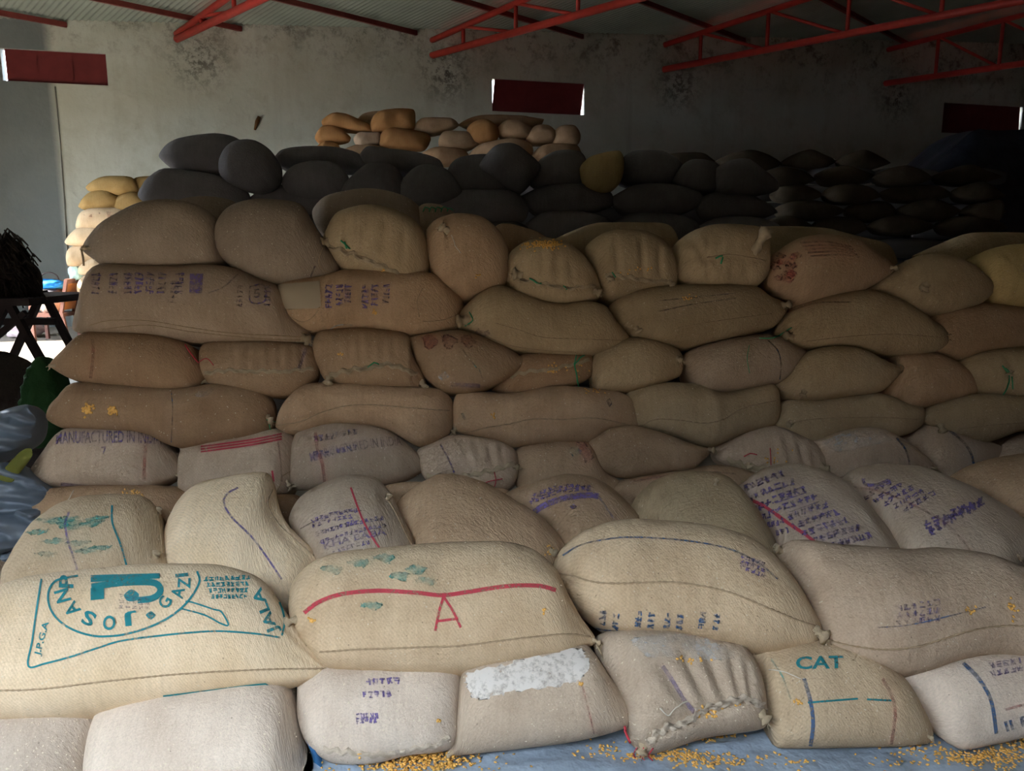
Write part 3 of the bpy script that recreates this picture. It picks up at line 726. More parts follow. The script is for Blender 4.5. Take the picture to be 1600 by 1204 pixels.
# ---- fifth course
sack('w3a', PW, 'deep', 'pointed brown sack with a faint red line and bare left tip', [(77,571),(100,549),(137,521),(175,519),(237,522),(275,530),(302,542),(315,565),(322,593),(302,609),(263,614),(200,609),(122,596)], g4, **WW)
sack('w3b', PW, 'brown', 'pleated sack with a straight gathered mouth and red string on its left', [(311,555),(325,536),(372,532),(435,533),(488,542),(498,575),(492,595),(466,615),(435,620),(372,612),(325,597)], g4,
     creases=[([(x, 540), (x + 1, 575)], 4, .010) for x in (365, 385, 405, 420, 437, 455, 470)] + [([(325,578),(375,580),(430,582),(490,578)],3,.010)], **{**WW, 'nu': 80, 'nv': 24})
sack('w3c', PW, 'brown', 'sack with a ragged gathered mouth and green thread under the patched sack', [(488,542),(500,518),(562,513),(625,518),(641,526),(644,550),(656,575),(668,603),(652,608),(605,608),(542,603),(511,597),(495,567)], g4,
     creases=[([(x, 525), (x + 2, 565)], 5, .009) for x in (545, 562, 580, 597, 614)] + [([(515,580),(560,576),(600,568),(650,578)],4,.012)], **{**WW, 'nu': 76, 'nv': 24})
sack('w3d', PW.shift(-.03), 'brown', 'sack with faint green lines and a pointed right end', [(639,528),(667,522),(714,516),(752,526),(792,543),(826,567),(793,592),(761,608),(724,616),(692,612),(665,590),(650,562)], g4, **WW)
sack('w3e', PW.shift(.02), 'deep', 'torn small sack spilling maize, tied with bright green string', [(768,609),(795,582),(815,554),(870,551),(917,549),(927,567),(923,589),(886,606),(824,619),(792,616)], g4, creases=[([(800,588),(850,578),(915,562)],4,.014)], **WW)
sack('w3f', PW, 'olive', 'plump plain sack with a small curled right ear', [(924,577),(930,552),(952,538),(992,527),(1040,538),(1063,552),(1067,572),(1058,590),(987,612),(952,612),(930,608)], g4, **WW)
sack('w3g', PW, 'grey', 'grey sack with a curved line, green thread and hooked right tip', [(1067,556),(1088,542),(1140,529),(1197,523),(1233,537),(1265,551),(1243,577),(1217,599),(1162,609),(1105,615),(1083,603),(1072,577)], g4, **WW)
sack('w3h', PW.shift(-.02), 'olive', 'plain olive sack ending in a small loop under the long looped sack', [(1212,603),(1224,583),(1263,548),(1315,541),(1350,549),(1381,565),(1412,575),(1374,612),(1315,621),(1259,628),(1228,621)], g4, **WW)
sack('w3i', PW.shift(.05), 'brown', 'reddish brown sack tucked behind the looped olive sack', [(1368,617),(1385,580),(1396,553),(1447,550),(1490,568),(1537,609),(1490,626),(1425,641),(1394,641)], g4, **WW)
sack('w3j', PW, 'olive', 'round olive sack with a green-tied pinched mouth', [(1500,567),(1521,551),(1578,543),(1640,547),(1690,565),(1695,600),(1650,622),(1582,623),(1536,615),(1512,592)], g4, rosettes=[(1585,580,26,8,.009,.02)], **WW)

# ---- sixth course
sack('w4a', PW, 'grey', 'very long sack with faded purple print and doubled seam', [(113,513),(125,480),(140,450),(146,428),(165,415),(250,418),(337,416),(380,424),(410,438),(438,450),(456,490),(480,513),(486,527),(465,539),(400,538),(312,537),(237,528),(137,523)], g4, **WW)
sack('w4b', PW, 'brown', 'sack with square pale patch and purple lettering', [(430,457),(445,440),(500,434),(540,424),(600,422),(662,426),(690,436),(719,463),(724,483),(716,505),(713,517),(687,525),(637,525),(575,518),(512,520),(487,519),(460,506),(438,487)], g4, creases=[([(690,505),(722,490)],6,.012)], **WW)
sack('w4c', PW.shift(-.02), 'olive', 'long ribbed sack with a bunched left end and pointed right tip', [(712,500),(727,478),(752,457),(783,447),(824,463),(870,475),(917,472),(944,479),(960,500),(987,531),(952,549),(900,556),(800,549),(775,542),(739,521),(718,514)], g4,
     creases=[([(x, 488), (x + 3, 520)], 5, .004) for x in (820, 845, 868, 892, 915)] + [([(750,500),(775,520)],6,.01)], **WW)
sack('w4d', PW, 'olive', 'long sack with a crumpled left end and knotted right tip', [(950,480),(987,455),(1075,446),(1171,448),(1199,464),(1234,476),(1208,511),(1162,525),(1097,539),(1062,545),(996,533),(964,507)], g4, creases=[([(975,480),(998,515)],6,.012),([(992,470),(1010,505)],6,.008),([(1000,495),(1060,480)],6,.006)], **WW)
sack('w4e', PW, 'olive', 'long plain sack ending in a rope loop with green thread on its left', [(1210,520),(1232,486),(1272,464),(1346,455),(1394,468),(1447,499),(1474,517),(1494,532),(1448,553),(1372,555),(1315,545),(1259,545),(1226,536)], g4, **WW)
sack('w4f', PW.shift(.04), 'brown', 'dim reddish sack behind the long rope-looped sack', [(1433,512),(1455,489),(1490,480),(1530,475),(1600,480),(1700,488),(1730,528),(1690,558),(1600,552),(1534,555),(1499,564),(1458,554)], g4, **WW)

# ---- top course
WT = dict(Tb=.40, nu=56, nv=20, lump=.007)
sack('w5a', PW, 'umber', 'big plain sack with a pointed left ear on the stack corner', [(128,388),(162,356),(200,333),(235,319),(275,316),(312,323),(333,336),(344,352),(341,376),(352,400),(346,417),(325,424),(250,425),(175,422),(149,407)], g4, **WT)
sack('w5b', PW, 'umber', 'big round plain sack with a patched right corner', [(331,376),(341,350),(362,328),(400,317),(450,318),(475,325),(489,348),(513,386),(528,410),(532,432),(500,440),(437,447),(387,433),(355,412),(339,390)], g4, **WT)
sack('w5d', PW, 'olive', 'puffed sack gathered along a slanting mouth with green string', [(503,378),(514,356),(531,335),(575,325),(612,330),(645,345),(663,366),(672,400),(669,427),(650,443),(625,451),(587,438),(540,425),(524,409),(511,390)], g4,
     creases=[([(545,345),(535,385)],6,.012),([(575,340),(565,400)],7,.010),([(602,345),(598,410)],7,.010),([(632,360),(625,420)],6,.010),([(512,382),(545,395),(590,410),(630,430)],5,.014)], **{**WT, 'nu': 72, 'nv': 26})
sack('w5e', PW, 'brown', 'round reddish sack with a tied tuft on its upper left', [(665,364),(679,348),(712,339),(750,343),(775,360),(793,387),(795,420),(787,449),(750,462),(727,468),(700,455),(679,434),(668,402)], g4, rosettes=[(700,362,20,6,.009,.02)], **WT)
sack('w5f', PW, 'olive', 'pleated round sack with a heap of maize on top', [(786,422),(797,395),(820,380),(850,374),(882,383),(908,401),(927,425),(940,452),(933,469),(900,480),(862,483),(820,475),(799,462)], g4,
     creases=[([(850,400),(848,440)],6,.010),([(870,400),(872,443)],6,.010),([(892,408),(895,446)],5,.010),([(840,445),(832,475)],5,.008),([(865,448),(862,478)],5,.008),([(890,450),(888,475)],5,.008),([(812,432),(850,443),(890,448),(932,448)],4,.014)], rosettes=[(815,430,18,7,.006,.02)], **{**WT, 'nu': 72, 'nv': 26})
sack('w5g', PW, 'olive', 'sack with bold vertical pleats next to the maize-topped sack', [(914,389),(935,370),(962,362),(1000,363),(1030,375),(1048,394),(1056,420),(1055,448),(1025,453),(987,463),(955,470),(938,454),(928,426)], g4,
     creases=[([(962,372),(968,432)],6,.016),([(1003,372),(1006,432)],6,.018),([(1032,382),(1033,436)],5,.016),([(935,400),(950,425)],5,.012),([(950,430),(1000,435),(1050,442)],4,.012)], **{**WT, 'nu': 72, 'nv': 26})
sack('w5h', PW, 'olive', 'sack pinched in the middle with an upright frayed ear', [(1053,402),(1057,379),(1080,363),(1112,354),(1150,354),(1187,360),(1200,385),(1196,412),(1192,437),(1170,453),(1112,454),(1075,450),(1056,432)], g4, creases=[([(1100,402),(1140,400),(1195,405)],5,.016),([(1130,375),(1115,398)],5,.010),([(1155,370),(1140,395)],5,.010),([(1120,410),(1105,440)],5,.010),([(1145,410),(1145,445)],5,.008),([(1168,410),(1170,445)],5,.008)], rosettes=[(1103,402,26,7,.008,.016)], **{**WT, 'nu': 72, 'nv': 26})
sack('w5i', PW.shift(-.03), 'brown', 'sack with red smeared print and a pointed right tip', [(1199,446),(1206,410),(1225,385),(1250,373),(1287,370),(1325,375),(1356,394),(1402,418),(1376,439),(1345,455),(1300,465),(1250,477),(1222,464)], g4, **WT)
sack('w5j', PW, 'olive', 'olive sack with a puckered knob in its face', [(1343,457),(1362,445),(1400,418),(1425,403),(1462,400),(1500,410),(1526,426),(1556,446),(1531,474),(1487,489),(1445,495),(1412,488),(1375,468)], g4, rosettes=[(1445,445,28,6,.009,.0)], **WT)
sack('w5k', PW.shift(.03), 'straw', 'yellowish sack with radiating folds on the top course', [(1513,422),(1530,396),(1570,385),(1620,387),(1685,410),(1692,462),(1640,486),(1600,487),(1545,478),(1528,452)], g4, rosettes=[(1598,420,34,9,.010,.02)], **WT)
# ---- second row of the top course, set back
g6 = 'sacks set back on top of the front stack'
PT = PW.shift(.38); WU = dict(Tb=.3, nu=36, nv=14, lump=.007)
sack('w5c', PT, 'umber', 'grey sack humped up behind the gathered puffed sack', [(488,331),(510,310),(560,300),(600,301),(640,313),(663,335),(670,372),(640,392),(540,388),(500,362)], g6, **WU)
sack('w6a', PT, 'olive', 'flat-topped sack behind the boldly pleated sack', [(838,388),(890,364),(930,351),(1000,350),(1040,352),(1057,370),(1060,402),(1000,422),(900,418)], g6, **WU)
sack('w6b', PT, 'olive', 'long low sack behind the red-smeared sack', [(1068,378),(1100,360),(1200,356),(1280,358),(1330,370),(1382,384),(1402,412),(1300,432),(1150,424),(1080,412)], g6, **WU)
sack('w6c', PT, 'olive', 'long low sack behind the yellowish sack', [(1425,400),(1470,380),(1510,366),(1600,366),(1705,373),(1725,410),(1600,432),(1480,424)], g6, **WU)
sack('w6d', PT, 'grey', 'half-hidden sack with green tufts behind the tufted round sack', [(640,350),(660,322),(690,324),(720,343),(748,365),(705,385),(660,380)], g6, **WU)
sack('w6e', PT, 'brown', 'half-hidden sack between the tufted and maize-topped sacks', [(750,385),(780,352),(830,360),(862,378),(840,405),(780,408)], g6, **WU)
sack('w6f', PT, 'umber', 'half-hidden sack behind the corner sack and its round neighbour', [(238,335),(300,311),(360,314),(386,335),(360,378),(280,380)], g6, **WU)

# ------------------------------------------------------------------ the stacks behind
def back_sack(key, pl, mat, label, outline, group, **kw):
    d = dict(Tb=.3, nu=26, nv=9, lump=.010); d.update(kw)
    return sack(key, pl, mat, label, outline, group, parts=False, **d)
PS2 = Plane(6.7, 2.0, .18, .05)
g = 'dark sacks of the second stack'
S2 = [
 ([(248,244),(267,224),(300,215),(340,210),(376,219),(383,245),(362,274),(312,276),(274,267)], 0), ([(343,252),(365,225),(400,221),(424,236),(440,264),(433,287),(405,299),(370,292),(347,277)], -.25),
 ([(215,304),(234,279),(258,265),(300,267),(350,277),(382,294),(391,312),(372,328),(300,326),(233,320)], -.1), ([(426,252),(440,235),(480,229),(530,231),(565,243),(577,266),(540,266),(500,262),(450,265)], .15),
 ([(440,282),(460,261),(490,252),(525,256),(544,275),(542,302),(500,310),(453,304)], -.1), ([(385,314),(420,294),(460,289),(502,299),(516,322),(480,338),(405,338)], 0),
 ([(527,302),(553,275),(580,256),(616,260),(632,285),(624,312),(580,320),(538,315)], -.1), ([(556,254),(574,230),(610,233),(650,238),(687,250),(694,272),(640,271),(598,266)], .15),
 ([(622,292),(645,266),(670,258),(702,268),(723,301),(702,315),(660,320),(630,312)], -.12), ([(698,272),(715,249),(760,243),(802,260),(815,291),(792,307),(750,309),(713,303)], 0),
 ([(748,260),(772,231),(800,226),(823,239),(845,260),(828,287),(808,300),(778,283)], -.15), ([(826,287),(840,254),(870,237),(906,239),(918,262),(902,290),(860,297)], .05),
 ([(814,307),(850,291),(900,287),(952,299),(958,321),(900,334),(838,334)], 0), ([(676,327),(700,304),(740,296),(800,299),(825,320),(818,344),(740,348)], -.05),
 ([(956,267),(984,239),(1030,237),(1062,254),(1068,276),(1042,288),(978,288)], .1), ([(1052,281),(1069,255),(1090,250),(1120,257),(1127,281),(1120,298),(1075,298)], 0),
 ([(1117,266),(1139,252),(1165,250),(1186,263),(1216,286),(1213,298),(1165,304),(1126,300)], -.1), ([(950,312),(990,290),(1040,288),(1090,298),(1100,318),(1060,334),(985,336)], .0),
 ([(1085,318),(1110,302),(1160,302),(1200,318),(1216,332),(1190,340),(1110,340)], 0), ([(820,352),(850,332),(905,330),(950,342),(960,362),(900,376),(840,374)], 0),
 ([(945,355),(985,334),(1040,333),(1085,345),(1095,366),(1040,378),(970,376)], 0), ([(700,362),(730,345),(790,343),(826,356),(830,376),(760,388),(710,384)], 0),
 ([(505,330),(540,314),(600,316),(680,322),(690,345),(640,360),(530,358)], 0), ([(1085,358),(1120,340),(1180,340),(1216,352),(1222,372),(1160,380),(1100,378)], 0),
 ([(205,345),(240,322),(320,320),(400,330),(415,352),(380,372),(250,372)], .05), ([(400,355),(440,336),(500,336),(530,350),(530,375),(450,384)], .05)]
L2 = ['dark sack humped alone on top of the second stack', 'dark upright sack leaning beside the topmost hump', 'long dark sack carrying the topmost hump of the second stack', 'flat dark sack topping the second stack beside the leaning upright sack']
L2x = {14: 'dark sack topping the second stack between the yellow sack and two small sacks', 16: 'dark pointed sack closing the end of the second stack'}
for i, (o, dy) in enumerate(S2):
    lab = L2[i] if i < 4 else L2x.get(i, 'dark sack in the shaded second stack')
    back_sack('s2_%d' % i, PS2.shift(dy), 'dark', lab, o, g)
s = back_sack('s2_y', PS2.shift(-.15), 'straw', 'small yellow sack with a dark slash on the shaded second stack', [(906,263),(924,245),(966,237),(975,255),(968,287),(945,299),(918,290)], g)
P4 = Plane(14.3, 3.5, .12, .12)
g = 'sacks of the tall stack by the back wall'
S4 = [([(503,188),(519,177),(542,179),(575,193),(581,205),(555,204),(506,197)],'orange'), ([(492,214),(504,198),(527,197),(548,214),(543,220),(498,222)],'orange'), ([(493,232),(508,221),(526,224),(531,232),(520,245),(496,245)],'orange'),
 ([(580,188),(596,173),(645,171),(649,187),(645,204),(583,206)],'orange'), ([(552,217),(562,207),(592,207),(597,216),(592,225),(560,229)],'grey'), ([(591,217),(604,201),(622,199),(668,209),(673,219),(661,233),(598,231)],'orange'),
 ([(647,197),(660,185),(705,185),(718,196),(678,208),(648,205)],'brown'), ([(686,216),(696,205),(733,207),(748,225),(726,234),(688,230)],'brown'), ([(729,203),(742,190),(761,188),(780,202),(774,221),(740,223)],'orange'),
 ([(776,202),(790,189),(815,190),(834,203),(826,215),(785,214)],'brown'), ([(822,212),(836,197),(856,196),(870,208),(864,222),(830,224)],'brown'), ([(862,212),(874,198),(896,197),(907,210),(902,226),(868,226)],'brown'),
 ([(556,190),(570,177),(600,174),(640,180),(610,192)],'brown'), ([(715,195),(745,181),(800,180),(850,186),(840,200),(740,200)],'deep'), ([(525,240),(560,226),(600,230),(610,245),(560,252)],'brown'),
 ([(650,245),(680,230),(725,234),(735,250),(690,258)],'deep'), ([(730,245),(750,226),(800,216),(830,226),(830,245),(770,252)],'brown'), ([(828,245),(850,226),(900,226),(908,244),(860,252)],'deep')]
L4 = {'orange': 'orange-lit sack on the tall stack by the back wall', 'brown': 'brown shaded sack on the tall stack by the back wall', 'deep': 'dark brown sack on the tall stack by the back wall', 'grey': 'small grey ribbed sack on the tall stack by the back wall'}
for i, (o, mt) in enumerate(S4):
    back_sack('s4_%d' % i, P4.shift(.25 if i in (12, 13) else 0), mt, L4[mt], o, g, Tb=.45, lump=.02)
P5 = Plane(14.2, 1.0, .05, .18)
g = 'yellow sacks stacked by the side door'
S5 = [([(134,292),(148,281),(167,275),(206,277),(217,298),(190,306),(140,299)],'yellow','top sack'), ([(203,288),(215,277),(250,276),(264,296),(235,307),(211,302)],'yellow','second top sack'), ([(122,322),(140,301),(167,295),(187,308),(182,325),(134,328)],'yellow','puffed sack'),
 ([(176,317),(194,301),(215,301),(238,321),(209,331),(181,328)],'yellow','creased sack'), ([(118,354),(128,331),(158,323),(203,328),(230,345),(200,360),(128,359)],'tan','red-stained sack'), ([(101,377),(120,357),(149,351),(200,356),(225,372),(150,383),(108,383)],'tan','pale sack'),
 ([(104,404),(109,388),(134,379),(158,390),(162,406),(134,414),(108,416)],'tan','rounded sack'), ([(124,416),(150,402),(176,414),(200,425),(150,431),(124,428)],'tan','sharp-cornered sack'), ([(120,450),(130,432),(150,428),(175,438),(172,456),(126,460)],'tan','sack'),
 ([(122,490),(128,462),(150,456),(185,470),(180,492),(130,498)],'yellow','sack'), ([(165,400),(185,385),(225,388),(240,402),(205,412),(172,410)],'tan','sack'), ([(120,515),(126,496),(160,490),(195,500),(192,516),(128,520)],'yellow','sack'),
 ([(172,450),(190,430),(225,428),(245,445),(215,460)],'yellow','sack'), ([(175,485),(195,462),(235,462),(250,480),(215,498)],'yellow','sack')]
for i, (o, mt, nm) in enumerate(S5):
    lab = {'red-stained sack': 'cream sack stained red along its top in the sunlit stack', 'top sack': 'yellow sack with pointed left end topping the sunlit stack', 'pale sack': 'pale sack jutting left from the sunlit stack'}.get(nm, 'yellow sack in the sunlit stack by the wall' if mt == 'yellow' else 'cream sack low in the sunlit stack by the wall')
    back_sack('s5_%d' % i, P5.shift(.12 if i in (1, 6, 10, 12, 13) else 0), mt, lab, o, g, lump=.012, floor=.01)
blob('s5_4', [(130,336),(158,326),(195,330),(215,342),(180,346)], RED_FAINT, 'red_stain', .01)
# distant stack on the right, in courses
P3 = Plane(9.8, 2.0, .12, .1)
g = 'dim sacks of the far right stack'; rg = random.Random(5); k3 = 0
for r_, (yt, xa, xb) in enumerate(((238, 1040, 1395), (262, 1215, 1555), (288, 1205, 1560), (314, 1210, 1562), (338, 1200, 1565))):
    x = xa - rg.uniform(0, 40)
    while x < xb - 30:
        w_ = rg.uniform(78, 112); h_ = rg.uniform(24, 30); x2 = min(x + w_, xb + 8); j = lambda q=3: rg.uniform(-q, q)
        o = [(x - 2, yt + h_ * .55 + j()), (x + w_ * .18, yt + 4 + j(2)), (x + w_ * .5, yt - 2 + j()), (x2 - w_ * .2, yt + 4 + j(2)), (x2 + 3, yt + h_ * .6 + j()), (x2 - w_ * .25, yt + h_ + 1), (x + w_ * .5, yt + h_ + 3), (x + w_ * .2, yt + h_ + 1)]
        back_sack('s3_%d' % k3, P3.shift(rg.uniform(-.08, .08) + (1.6 if r_ == 0 else 0)), 'shade_brown', 'dim sack in the far right stack before the blue tarpaulin', o, g, lump=.012); k3 += 1
        x = x2 + 1
# hidden courses that carry the rear stacks
base_v, base_f, base_uv = sack_mesh([(500, 620), (520, 585), (640, 572), (780, 574), (880, 590), (900, 622), (880, 650), (760, 662), (620, 660), (520, 652)], Plane(3.5, .9, 0, 0), Tb=.35, nu=16, nv=6)
bc = sum(base_v, Vector()) / len(base_v)
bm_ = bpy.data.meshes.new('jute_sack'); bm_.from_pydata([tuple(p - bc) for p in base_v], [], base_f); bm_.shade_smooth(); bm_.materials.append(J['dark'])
bm2_ = bm_.copy(); bm2_.materials[0] = J['brown']
def fill(x0, x1, y, yaw, z0, z1, grp, lab, me=None):
    z = z0; r_ = 0
    while z < z1:
        x = x0 + (.45 if r_ % 2 else 0)
        while x < x1:
            o = bpy.data.objects.new('jute_sack', me or bm_); COL.objects.link(o)
            o.location = (x + .5, y + yaw * x + RND.uniform(-.04, .04), z + .14); o.rotation_euler = (0, 0, math.atan(yaw)); o.scale = (.9, 1, .98)
            tag(o, lab, 'sack', grp); x += 1.06
        z += .27; r_ += 1
gF, lF = 'buried sacks of the front stack', 'brown sack buried in the floor course of the front stack'
fill(-2.15, 2.3, 2.80, .05, .0, .2, gF, lF, bm2_)
fill(-2.25, 2.6, 3.62, .09, .0, .2, gF, lF, bm2_)
fill(2.9, 3.9, 3.75, .09, .0, 1.5, 'sacks at the far end of the front stack', 'brown sack at the far end of the front stack', bm2_)
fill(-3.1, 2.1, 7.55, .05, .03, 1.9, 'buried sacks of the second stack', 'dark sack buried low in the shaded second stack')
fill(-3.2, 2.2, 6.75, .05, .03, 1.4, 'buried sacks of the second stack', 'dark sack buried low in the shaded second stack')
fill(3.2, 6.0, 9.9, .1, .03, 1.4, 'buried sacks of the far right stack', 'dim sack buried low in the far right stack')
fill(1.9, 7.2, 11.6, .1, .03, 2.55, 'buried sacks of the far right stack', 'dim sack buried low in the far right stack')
fill(-3.9, .9, 14.4, .12, .03, 2.6, 'buried sacks of the tall stack', 'sack buried low in the tall stack by the back wall')
# dark blue tarpaulin over a mound
def tarp_mat(name, col, rough=.4):
    t = NT(name); co = t.n('ShaderNodeTexCoord').outputs['Object']
    f = t.noise(co, 5, 4, .65); t.set(t.b.inputs['Base Color'], t.mix(t.ramp(f, .3, .75), col, tuple(min(1, c * 1.7 + .03) for c in col)))
    t.b.inputs['Roughness'].default_value = rough; t.b.inputs['Specular IOR Level'].default_value = .45
    t.bump(t.noise(co, 16, 3), .012); return t.m
NAVY = tarp_mat('navy_tarpaulin', (.006, .009, .02))
v, f = [], []; nx, ny = 40, 24
for i in range(nx + 1):
    for j in range(ny + 1):
        a_, b_ = i / nx, j / ny; x = 5.9 + 5.2 * a_; y = 11.8 + 2.2 * b_ + .1 * x
        hgt = 3.45 * min(1, (min(a_, 1 - a_ + .3) * 3.2))**.45 * min(1, min(b_, 1 - b_) * 5 + .02)**.4
        p = Vector((x, y, 0)); v.append((x, y, max(.01, hgt + .10 * noise.noise(p * 1.7) * (hgt > .3))))
for i in range(nx):
    for j in range(ny): b = i * (ny + 1) + j; f.append((b, b + ny + 1, b + ny + 2, b + 1))
tag(mesh_obj('tarpaulin_cover', v, f, NAVY), 'dark navy tarpaulin draped over a mound under the unlit window', 'tarpaulin')

# ------------------------------------------------------------------ clutter beside the stack
DARKSTEEL = plain('dark_rusty_steel', (.05, .035, .035), .6, .4, 12, spec=.3)
tr = empty('steel_trestle', on_y(50, 560, 5.6) * 1.0); tr.location.z = 0; tag(tr, 'dark steel trestle with splayed legs in front of the sunlit floor', 'trestle')
def line_to_floor(x0, y0, x1, y1, Y):
    a_, b_ = on_y(x0, y0, Y), on_y(x1, y1, Y); t_ = a_.z / (a_.z - b_.z); return a_, a_ + (b_ - a_) * t_
for (x0, y0, x1, y1, Y) in ((12, 470, 95, 619, 5.6), (67, 455, 109, 539, 6.3), (12, 470, -60, 619, 5.6), (67, 455, 20, 560, 6.3)):
    a_, b_ = line_to_floor(x0, y0, x1, y1, Y); b_.z = .02
    bar(a_, b_, .05, .05).build('leg', DARKSTEEL, tr, False)
bar(on_y(-70, 502, 5.9), on_y(88, 502, 5.9), .05, .05).build('cross_rail', DARKSTEEL, tr, False)
bar(on_y(-10, 530, 5.6), on_y(40, 488, 5.6), .04, .04).build('brace', DARKSTEEL, tr, False)
m = MB(); c_ = on_y(0, 466, 5.9); m.box(c_, (1.0, .9, .05)); m.build('top_board', DARKSTEEL, tr, False)
RAG = plain('dark_rags', (.055, .042, .035), .95, .5, 14, .01)
rg = random.Random(11)
s = sack('rag', Plane(5.75, 1.3, .1, 0), RAG, 'heap of dark shredded sacking on the steel trestle', [(-85,430),(-50,382),(-12,366),(12,374),(20,400),(36,406),(48,416),(58,445),(52,466),(10,472),(-70,472)], None, 'rag_heap', 'rags', Tb=.3, nu=60, nv=24, lump=.06)
m = MB()
for i in range(150):
    x, y = rg.uniform(0, 54), rg.uniform(370, 465); p = cast(s, x, y, 0)
    if p is None: continue
    d = Vector((rg.uniform(-.2, 1), -.4, rg.uniform(-.2, .9))).normalized() * rg.uniform(.05, .16)
    m.tube([p, p + d * .6 + Vector((0, 0, .02)), p + d + Vector((.03, 0, -.07))], .006, 4)
o = m.build('loose_fibres', RAG, s.root); o['kind'] = 'stuff'
GREEN = plain('green_woven_plastic', (.03, .10, .035), .7, .3, 10, .004)
sack('green', Plane(4.7, .6, .2, 0), GREEN, 'dark green plastic sack slumped under the trestle', [(38,610),(50,575),(66,556),(82,572),(96,612),(104,640),(88,672),(66,700),(40,690),(28,650)], None, 'plastic_sack', 'sack', Tb=.25, T=.1, nu=44, nv=20, lump=.02, fold=.016)
DARKHEAP = plain('dark_jumble', (.05, .04, .038), .9, .5, 9, .01)
sack('heap', Plane(5.0, .4, .3, 0), DARKHEAP, 'dark jumbled heap of sacking behind the folded sheets', [(-110,640),(-70,570),(0,548),(45,570),(90,650),(110,740),(80,800),(-20,830),(-100,800)], None, 'sacking_heap', 'heap', Tb=.3, nu=40, nv=16, lump=.05, floor=.01)
SLATE = plain('grey_blue_plastic_sheet', (.13, .16, .20), .45, .35, 6, spec=.45)
PL = Plane(3.05, .5, .35, 0)
for i, (o_, lab) in enumerate((([(-90,690),(-30,655),(15,640),(45,632),(56,655),(44,690),(0,712),(-60,735)], 'grey-blue plastic sheet bunched on top of its pile'),
    ([(-100,790),(-50,745),(10,722),(60,752),(78,775),(66,800),(0,812),(-70,830)], 'grey-blue plastic sheet folded in ridges below the yellow-green strap'), ([(-120,880),(-70,822),(0,800),(62,795),(58,828),(38,850),(0,866),(-60,885)], 'grey-blue plastic sheet low in its pile'),
    ([(-130,935),(-85,872),(0,848),(46,835),(44,880),(22,932),(-30,968),(-100,968)], 'grey-blue plastic sheet at the foot of its pile'))):
    sack('sheet%d' % i, PL.shift(.05 * (1 - i) + (.1 if i == 3 else 0)), SLATE, lab, o_, 'folded plastic sheets', 'plastic_sheet', 'plastic sheet', parts=False, Tb=.2, T=.08, nu=64, nv=40, lump=.014, fold=.02)
LIME = plain('yellow_green_cloth', (.12, .125, .025), .8, .2, 12)
sack('lime', PL.shift(-.06), LIME, 'yellow-green cloth strip lying across the grey-blue sheets', [(-40,790),(-5,745),(35,703),(48,700),(50,712),(22,748),(-8,785),(-35,805)], None, 'cloth_strip', 'cloth', parts=False, Tb=.02, T=.014, nu=40, nv=12, lump=.014)
sack('palebag', Plane(2.9, .2, .4, 0), 'grey', 'grey sack slumped at the foot of the plastic sheets', [(-70,930),(-40,880),(0,862),(25,885),(30,920),(10,960),(-50,970)], None, parts=False, Tb=.2, nu=26, nv=10)
# sunlit corner: chair with bundles
CHW = plain('brown_painted_wood', (.16, .075, .06), .55, .3, 10); CANE = plain('orange_brown_rexine', (.42, .16, .05), .5, .2, 6)
Yc = 13.2
base = on_z(88, 531, 0); ch = empty('wooden_chair', base); tag(ch, 'brown wooden chair with an orange-brown back panel in the sun patch', 'chair')
a = math.radians(5); cx_, sx_ = Vector((math.cos(a), math.sin(a), 0)), Vector((-math.sin(a), math.cos(a), 0)); UPV = Vector((0, 0, 1))
def cp(u_, w_, z_): return base + cx_ * u_ + sx_ * w_ + UPV * z_
for (u_, w_) in ((-.24, -.22), (-.24, .22), (.24, -.22), (.24, .22)):
    if u_ > 0: bar(cp(u_ + .06, w_, .0), cp(u_, w_, .46), .05, .05).build('leg', CHW, ch, False)
    else: bar(cp(u_, w_, 0), cp(u_, w_, .64), .05, .05).build('leg', CHW, ch, False)
for w_ in (-.22, .22):
    bar(cp(.22, w_, .42), cp(.36, w_, 1.02), .05, .05).build('back_post', CHW, ch, False)
    bar(cp(-.26, w_, .64), cp(.27, w_, .66), .06, .035).build('armrest', CHW, ch, False)
m = MB(); m.box(cp(0, 0, .44), (.54, .50, .06), (cx_, sx_, UPV)); m.build('seat', CHW, ch, False)
tb = (cp(.36, 0, 1.02) - cp(.22, 0, .42)).normalized()
m = MB(); m.box(cp(.30, 0, .74), (.035, .40, .44), (tb.cross(sx_), sx_, tb)); m.build('back_panel', CANE, ch, False)
m = MB(); m.box(cp(.352, 0, .985), (.04, .46, .09), (tb.cross(sx_), sx_, tb)); m.build('top_rail', CHW, ch, False)
def lumpy(name, c, r, mat, label, cat, seed, amp=.25):
    bm = bmesh.new(); bmesh.ops.create_icosphere(bm, subdivisions=4, radius=1)
    for vt in bm.verts:
        q = vt.co.copy(); k = 1 + amp * noise.noise(q * 1.6 + Vector((seed, 0, 0))) + amp * .45 * noise.noise(q * 4 + Vector((0, seed, 0)))
        vt.co = Vector((q.x * r[0] * k, q.y * r[1] * k, max(q.z, -.75) * r[2] * k))
    me = bpy.data.meshes.new(name); bm.to_mesh(me); bm.free(); me.shade_smooth(); me.materials.append(mat)
    o = bpy.data.objects.new(name, me); COL.objects.link(o); o.location = c; return tag(o, label, cat)
lumpy('cloth_bundle', cp(-.02, 0, .585), (.2, .165, .15), plain('pinkish_cloth', (.62, .46, .38), .9, .35, 7, .01), 'pinkish cream bundle of cloth on the wooden chair', 'cloth', 3)
lumpy('folded_cloth', cp(-.02, .02, .80), (.22, .2, .09), plain('charcoal_cloth', (.05, .05, .06), .9, .3, 7), 'flat charcoal cloth on the cloth bundle', 'cloth', 5, .15)
